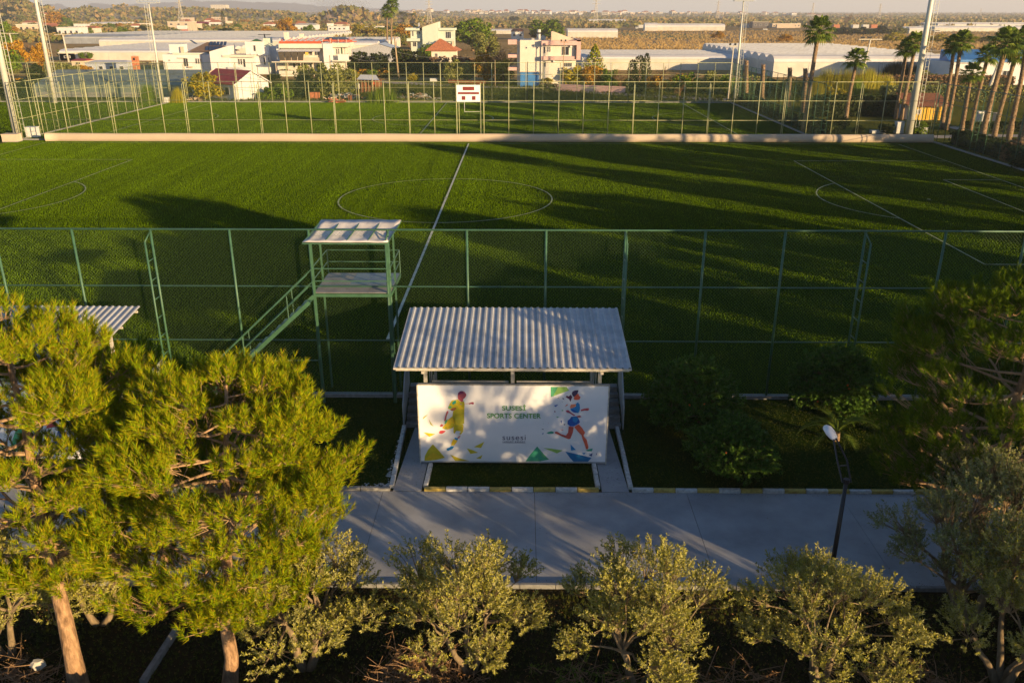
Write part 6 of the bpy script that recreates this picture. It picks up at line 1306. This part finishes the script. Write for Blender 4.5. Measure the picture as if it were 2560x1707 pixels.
# tin shed, rubble, bricks behind the far fence
b = Bld('tin_shed', 'open shed with a white corrugated roof beside the dirt road', 'shed', 176, 915)
m = MB(); m.add([(b.X(888), -.8, b.Z(199)), (b.X(946), -.8, b.Z(201)), (b.X(930), 3, b.Z(191)), (b.X(890), 3, b.Z(190))], [(0, 1, 2, 3)]); m.build('roof_sheet', CABW, b.t); b.box('wall', 892, 944, 202, None, .5, 2.4, RUST)
for k in range(7): MB().beam((b.X(890 + k * 9), -.5, 0), (b.X(890 + k * 9), -.5, b.Z(201)), .12).build('post', WOODP, b.t)
MB().box(b.X(924), b.X(936), -.4, -.1, b.Z(212), b.Z(203)).build('red_crate', REDST, b.t)
def rubble(label, px0, px1, py, n, sz, mats, seed, kind_='slab'):
    random.seed(seed); a = G(px0, py); c = G(px1, py); t = thing('rubble_heap', label, 'rubble', ((a.x + c.x)/2, a.y, 0)); W_ = (c.x - a.x) / 2
    for i in range(n):
        x = random.gauss(0, .45) * W_; y = random.uniform(-1.5, 1.5); z = random.uniform(.05, .8) * max(.1, 1 - (x / W_) ** 2); m = MB(); 
        if kind_ == 'slab': m.box(-sz * random.uniform(.3, 1), sz * random.uniform(.3, 1), -sz * .4, sz * .4, -.05, .05 + random.random() * .12)
        else: m.tube([(-sz, 0, 0), (0, random.uniform(-.3, .3), random.uniform(0, .4)), (sz, 0, 0)], .05, 4)
        o = m.build('piece', random.choice(mats), t, (x, y, z)); o.rotation_euler = (random.uniform(-.6, .6), random.uniform(-.6, .6), random.uniform(0, 6))
    return t
rubble('heap of white boards and debris behind the far fence at centre left', 805, 915, 247, 60, .8, [CABW, TAN, TERRA, CONC2], 1); rubble('tangle of white branches and pipes behind the far fence at centre', 990, 1085, 248, 60, 1.0, [CABW, CONC2, TWIG], 2, 'pipe'); rubble('planks and stones left of the red roofed house', 462, 510, 252, 30, .8, [TAN, WOODP, CONC2], 3)
rubble('pinkish broken planks on the grass by the far fence', 815, 868, 256, 8, 1.0, [TAN, TERRA], 4)
cabinet('small stack of orange bricks behind the far fence', 776, 797, 232, 250, TERRA, 1.2, 'brick_stack', False); cabinet('rusty barrel-like bin among the debris', 871, 879, 240, 254, RUST, .7, 'bin', False); cabinet('white bathtub-like tank beside the tin shed', 877, 902, 211, 224, CABW, 1.2, 'tank', False); cabinet('white container on the verge of the dirt road', 1075, 1092, 197, 206, WHITEK, 1.2, 'container', False)
# greenhouses
def greenhouse(label, px0, px1, Y, ndeep, span, wall_h, arch, film=FILM, side=FILM2, seg=7, name='greenhouse', x0=None, x1=None):
    a = P(px0, 150, Y).x if x0 is None else x0; c = P(px1, 150, Y).x if x1 is None else x1; t = thing(name, label, 'greenhouse', ((a + c)/2, Y, 0)); h = (c - a) / 2
    for s in range(ndeep):
        m = MB(); vs = []
        for k in range(seg + 1):
            an = math.pi * k / seg; y = s * span + span / 2 - math.cos(an) * span / 2; z = wall_h + math.sin(an) * arch; vs += [(-h, y, z), (h, y, z)]
        m.add(vs, [(2*k, 2*k+1, 2*k+3, 2*k+2) for k in range(seg)]); m.add([v for v in vs[0::2]], [tuple(range(seg + 1))[::-1]]); m.add([v for v in vs[1::2]], [tuple(range(seg + 1))])
        m.build('roof_span', film, t, smooth=False)
    rb = MB().box(-h, h, -.09, .09, wall_h + arch - .02, wall_h + arch + .1).mesh('ridge_bar', GALV); gb = MB().box(-h, h, -.16, .16, wall_h, wall_h + .2).mesh('valley_gutter', CONC2)
    for s in range(ndeep): link_mesh('ridge_bar', rb, t, (0, (s + .5) * span, 0)); link_mesh('valley_gutter', gb, t, (0, (s + 1) * span - .2, 0))
    D_ = ndeep * span; nbay = max(2, int(2 * h / 8)); 
    MB().box(-h, h, .0, .06, 0, wall_h).build('front_wall', side, t); MB().box(-h, -h + .06, .07, D_, 0, wall_h).build('side_wall', side, t); MB().box(h - .06, h, .07, D_, 0, wall_h).build('side_wall', side, t); MB().box(-h, h, D_ - .06, D_, 0, wall_h).build('back_wall', side, t)
    me = MB().box(-.05, .05, -.06, -.004, 0, wall_h).mesh('wall_post', GALV)
    for k in range(nbay + 1): link_mesh('wall_post', me, t, (-h + 2 * h * k / nbay, 0, 0))
    MB().box(-h, h, -.12, -.0, wall_h - .1, wall_h + .12).build('gutter', WHITEK, t); return t
greenhouse('low white multi-span greenhouse right of the pink house', 1455, 1892, 250, 5, 7.5, 3.0, 1.1)
greenhouse('large white multi-span greenhouse with scalloped end behind the palms', 1936, 2380, 222, 12, 7.5, 3.6, 1.7)
greenhouse('pale low greenhouse cluster behind the left houses, nearer', 150, 520, 300, 10, 7.5, 2.6, 1.0)
greenhouse('wide white greenhouse cluster behind the white houses', 255, 700, 400, 22, 8, 3.2, 1.3)
greenhouse('white greenhouse behind the red steel roof frame', 700, 945, 330, 8, 8, 4.0, 1.3, side=CREAM)
greenhouse('dark grey greenhouse cluster far left below the trees', 170, 402, 470, 12, 9, 3.0, 1.6, FILMG, FILMG)
greenhouse('translucent white greenhouse alone in the field', 1418, 1542, 590, 2, 9, 3.5, 2.0)
greenhouse('long white greenhouse along the highway', 1622, 1806, 830, 3, 10, 3.5, 2.6); greenhouse('pale tunnel greenhouse end left of the long highway greenhouse', 1608, 1640, 820, 1, 12, 3, 4.0)
greenhouse('small cream greenhouse at right beside the thick mast', 2262, 2308, 720, 2, 9, 3.0, 2.0); greenhouse('long row of white tunnels at far right', 2325, 2640, 800, 4, 10, 2.6, 1.8); greenhouse('second long row of white tunnels at far right', 2330, 2640, 1050, 4, 12, 2.6, 2.4)
greenhouse('distant white greenhouse strip left of the cottage', 1225, 1290, 700, 2, 9, 2.2, 1.2); greenhouse('distant white greenhouse strip on the horizon plain', 1470, 1560, 1500, 3, 14, 3, 3); greenhouse('distant greenhouse strip near the ridge at left', 240, 310, 1100, 4, 12, 3, 2)
# blue-grey old tunnel behind the far left fence
t = thing('old_greenhouse', 'old translucent blue-grey greenhouse with a gable coloured sunlit tan behind the left fence', 'greenhouse', (0, 0, 0)); ya, yb = 166, 186; xa, xb_ = P(80, 200, ya).x, P(485, 200, ya).x; ym = (ya + yb) / 2
rid = 4.4; ev = 2.2
for k in range(14):
    x0 = xa + (xb_ - xa) * k / 14; x1_ = xa + (xb_ - xa) * (k + 1) / 14 - .06
    MB().prism([(x0, ya, ev), (x0, ym, rid), (x0, ym, rid + .05), (x0, ya, ev + .05)], (x1_ - x0, 0, 0)).build('roof_panel', FILMB, t); MB().prism([(x0, yb, ev), (x0, ym, rid), (x0, ym, rid + .05), (x0, yb, ev + .05)], (x1_ - x0, 0, 0)).build('roof_panel', FILMB, t)
    MB().box(x0, x1_, ya, ya + .05, .9, ev).build('wall_panel', FILMB, t)
MB().box(xa, xb_, ya - .02, ya + .12, 0, .9).build('base_wall', CONC2, t); MB().prism([(xb_, ya, 0), (xb_, yb, 0), (xb_, yb, ev), (xb_, ym, rid), (xb_, ya, ev)], (.08, 0, 0)).build('gable', TAN, t); MB().prism([(xa - .1, ya, 0), (xa - .1, yb, 0), (xa - .1, yb, ev), (xa - .1, ym, rid), (xa - .1, ya, ev)], (.08, 0, 0)).build('gable', FILMB, t)  # right gable is tan for the sunlight on it, left keeps the film colour
# vehicles on the highway
def van(label, px, py, L, H, mat, cab=True, name='van'):
    q = G(px, py); t = thing(name, label, 'van' if name == 'van' else 'truck', (q.x, q.y, 0)); h = L / 2
    m = MB(); m.prism([(-h, -1, .35), (h, -1, .35), (h, -1, H * .55), (h * .78, -1, H * .62), (h * .55, -1, H), (-h * .95, -1, H), (-h, -1, H * .8)], (0, 2, 0)); m.build('body', mat, t)
    MB().prism([(-h * .85, -1.02, H * .62), (h * .70, -1.02, H * .62), (h * .52, -1.02, H * .92), (-h * .85, -1.02, H * .92)], (0, .015, 0)).build('window', GLASS, t)
    for x in (-h * .6, h * .6):
        for y in (-.95, .75): 
            o = MB().tube([(x, y, .36), (x, y + .22, .36)], .36, 12).build('wheel', BLACKM, t)
    return t
van('white minivan on the far highway right of the thick mast', 2343, 82, 4.8, 1.9, WHITEK); van('small silver car on the highway by the long greenhouse', 1913, 76, 4.2, 1.5, CABW)
tr = van('white box truck on the highway left of the long greenhouse', 1592, 73, 3.0, 2.4, WHITEK, name='truck'); MB().box(1.5, 9, -1.25, 1.25, .9, 4.0).build('cargo_box', WHITEK, tr)
random.seed(5)
for i, (px, c) in enumerate(((1950, TAN), (1965, TAN), (1980, TAN), (2092, TERRA), (2140, WHITEK), (2165, WHITEK), (2186, TERRA))):
    cabinet('%s container in the roadside depot at right, %s' % ({TAN: 'tan', TERRA: 'red-brown', WHITEK: 'white'}[c], ('first from left', 'second from left', 'third from left', 'fourth', 'fifth', 'sixth', 'last')[i]), px - 8, px + 7, 62, 71, c, 6, 'container', False)
simple('depot_hall', 'dark open depot hall beside the highway behind the slim right mast', 1000, 1876, 1916, 56, None, pm('dark_wall', (.1, .09, .09), .8), 3, dep=12); simple('depot_hall', 'yellow and tan depot building beside the highway', 1010, 1925, 1995, 60, None, TAN, 8, dep=12); simple('depot_hall', 'low blue-grey depot shed by the slim right mast', 1015, 1856, 1874, 60, None, BLM, 2, dep=12)
# the distant towns: individual small houses sharing meshes
def town_house(k):
    rg = random.Random(k); w_, d_, h_ = rg.uniform(5, 10), rg.uniform(5, 8), rg.uniform(4, 9); mw = [WHITE, CREAM, TAN, WHITE][k % 4]
    a = MB().box(-w_, w_, -d_, d_, 0, h_).mesh('wall', mw); m = MB()
    if k % 2: m.add([(-w_-.5, -d_-.5, h_), (w_+.5, -d_-.5, h_), (w_+.5, d_+.5, h_), (-w_-.5, d_+.5, h_), (-w_*.6, 0, h_+2.6), (w_*.6, 0, h_+2.6)], [(0,1,5,4),(1,2,5),(2,3,4,5),(3,0,4)])
    else: m.box(-w_-.2, w_+.2, -d_-.2, d_+.2, h_, h_ + .5)
    r_ = m.mesh('roof', TERRA if k % 2 else CREAM); wn = MB().box(-.9, .9, -d_ - .15, -d_ - .02, h_ * .35, h_ * .7).mesh('window', GLASS); return a, r_, wn, w_
TH = [town_house(k) for k in range(8)]
random.seed(17)
def put_house(px, py, Y, s, lab, grp):
    q = P(px, py, Y); k = random.randrange(8); t = thing('town_house', lab, 'house', (q.x, q.y, q.z), random.uniform(-.5, .5), grp); t.scale = (s, s, s); a, r_, wn, w_ = TH[k]; link_mesh('wall', a, t); link_mesh('roof', r_, t)
    for x in (-.55, 0, .55): link_mesh('window', wn, t, (x * w_, 0, 0))
for i in range(120):
    px = random.choice([random.gauss(1200, 130), random.gauss(1600, 150), random.uniform(1000, 2000), random.gauss(1330, 90)]); 
    Yh = random.uniform(3250, 3600); top = np.interp(px, [600, 800, 1010, 1200, 1400, 1500, 1800, 2200], [38, 33, 30, 31, 33, 34, 36, 38])
    f = (Yh - 3600 + 660) / 660; zt = P(px, top, 3600).z; zz = zt * math.sin(math.pi / 2 * max(0, min(1, f)) ) - 1; q = P(px, 40, Yh); v = gpx(q.x, Yh, max(0, zz))
    put_house(px, v[1], Yh, random.uniform(.8, 1.5), 'small pale house of the hazy town along the horizon', 'houses of the horizon town')
for i in range(34):
    px = random.uniform(60, 1040); py = random.uniform(52, 86); q = G(px, py); put_house(px, py, q.y, random.uniform(.7, 1.0), 'small pale house scattered among the trees on the left plain', 'houses on the left plain')
for i in range(14):
    px = random.uniform(1900, 2560); py = random.uniform(41, 47); q = G(px, py); put_house(px, py, q.y, random.uniform(.9, 1.6), 'tiny pale house far off on the right horizon', 'houses on the right horizon')
# smoke and haze
def volume(name, me_obj, dens, col, noise=None):
    m = bpy.data.materials.new(name); m.use_nodes = True; nt = m.node_tree; nt.nodes.clear(); o = nt.nodes.new('ShaderNodeOutputMaterial'); v = nt.nodes.new('ShaderNodeVolumePrincipled'); v.inputs['Color'].default_value = (*col, 1); v.inputs['Density'].default_value = dens; v.inputs['Anisotropy'].default_value = .2; nt.links.new(v.outputs[0], o.inputs['Volume']); me_obj.data.materials.append(m)
HAZE = True
if HAZE:
    hz = MB().box(-15500, 15500, -190, 13600, -1.2, 215).build('haze', [], None); hz.data.materials.clear(); volume('haze_air', hz, 1.8e-4, (.98, .97, .98)); tag(hz, kind='stuff')
sm = MB(); pts = []
for (px, py, rr) in ((930, 50, 9), (918, 40, 16), (895, 25, 26), (868, 10, 38), (838, -6, 52), (800, -22, 66)): q = P(px, py, 1450); pts.append((q, rr))
sm.tube([p for p, _ in pts], [r_ for _, r_ in pts], 10); so = sm.build('smoke', []); so.data.materials.clear(); volume('smoke_air', so, .004, (1, .99, .98)); tag(so, 'thin pale smoke plume drifting left from a fire on the plain', 'smoke', kind='stuff')
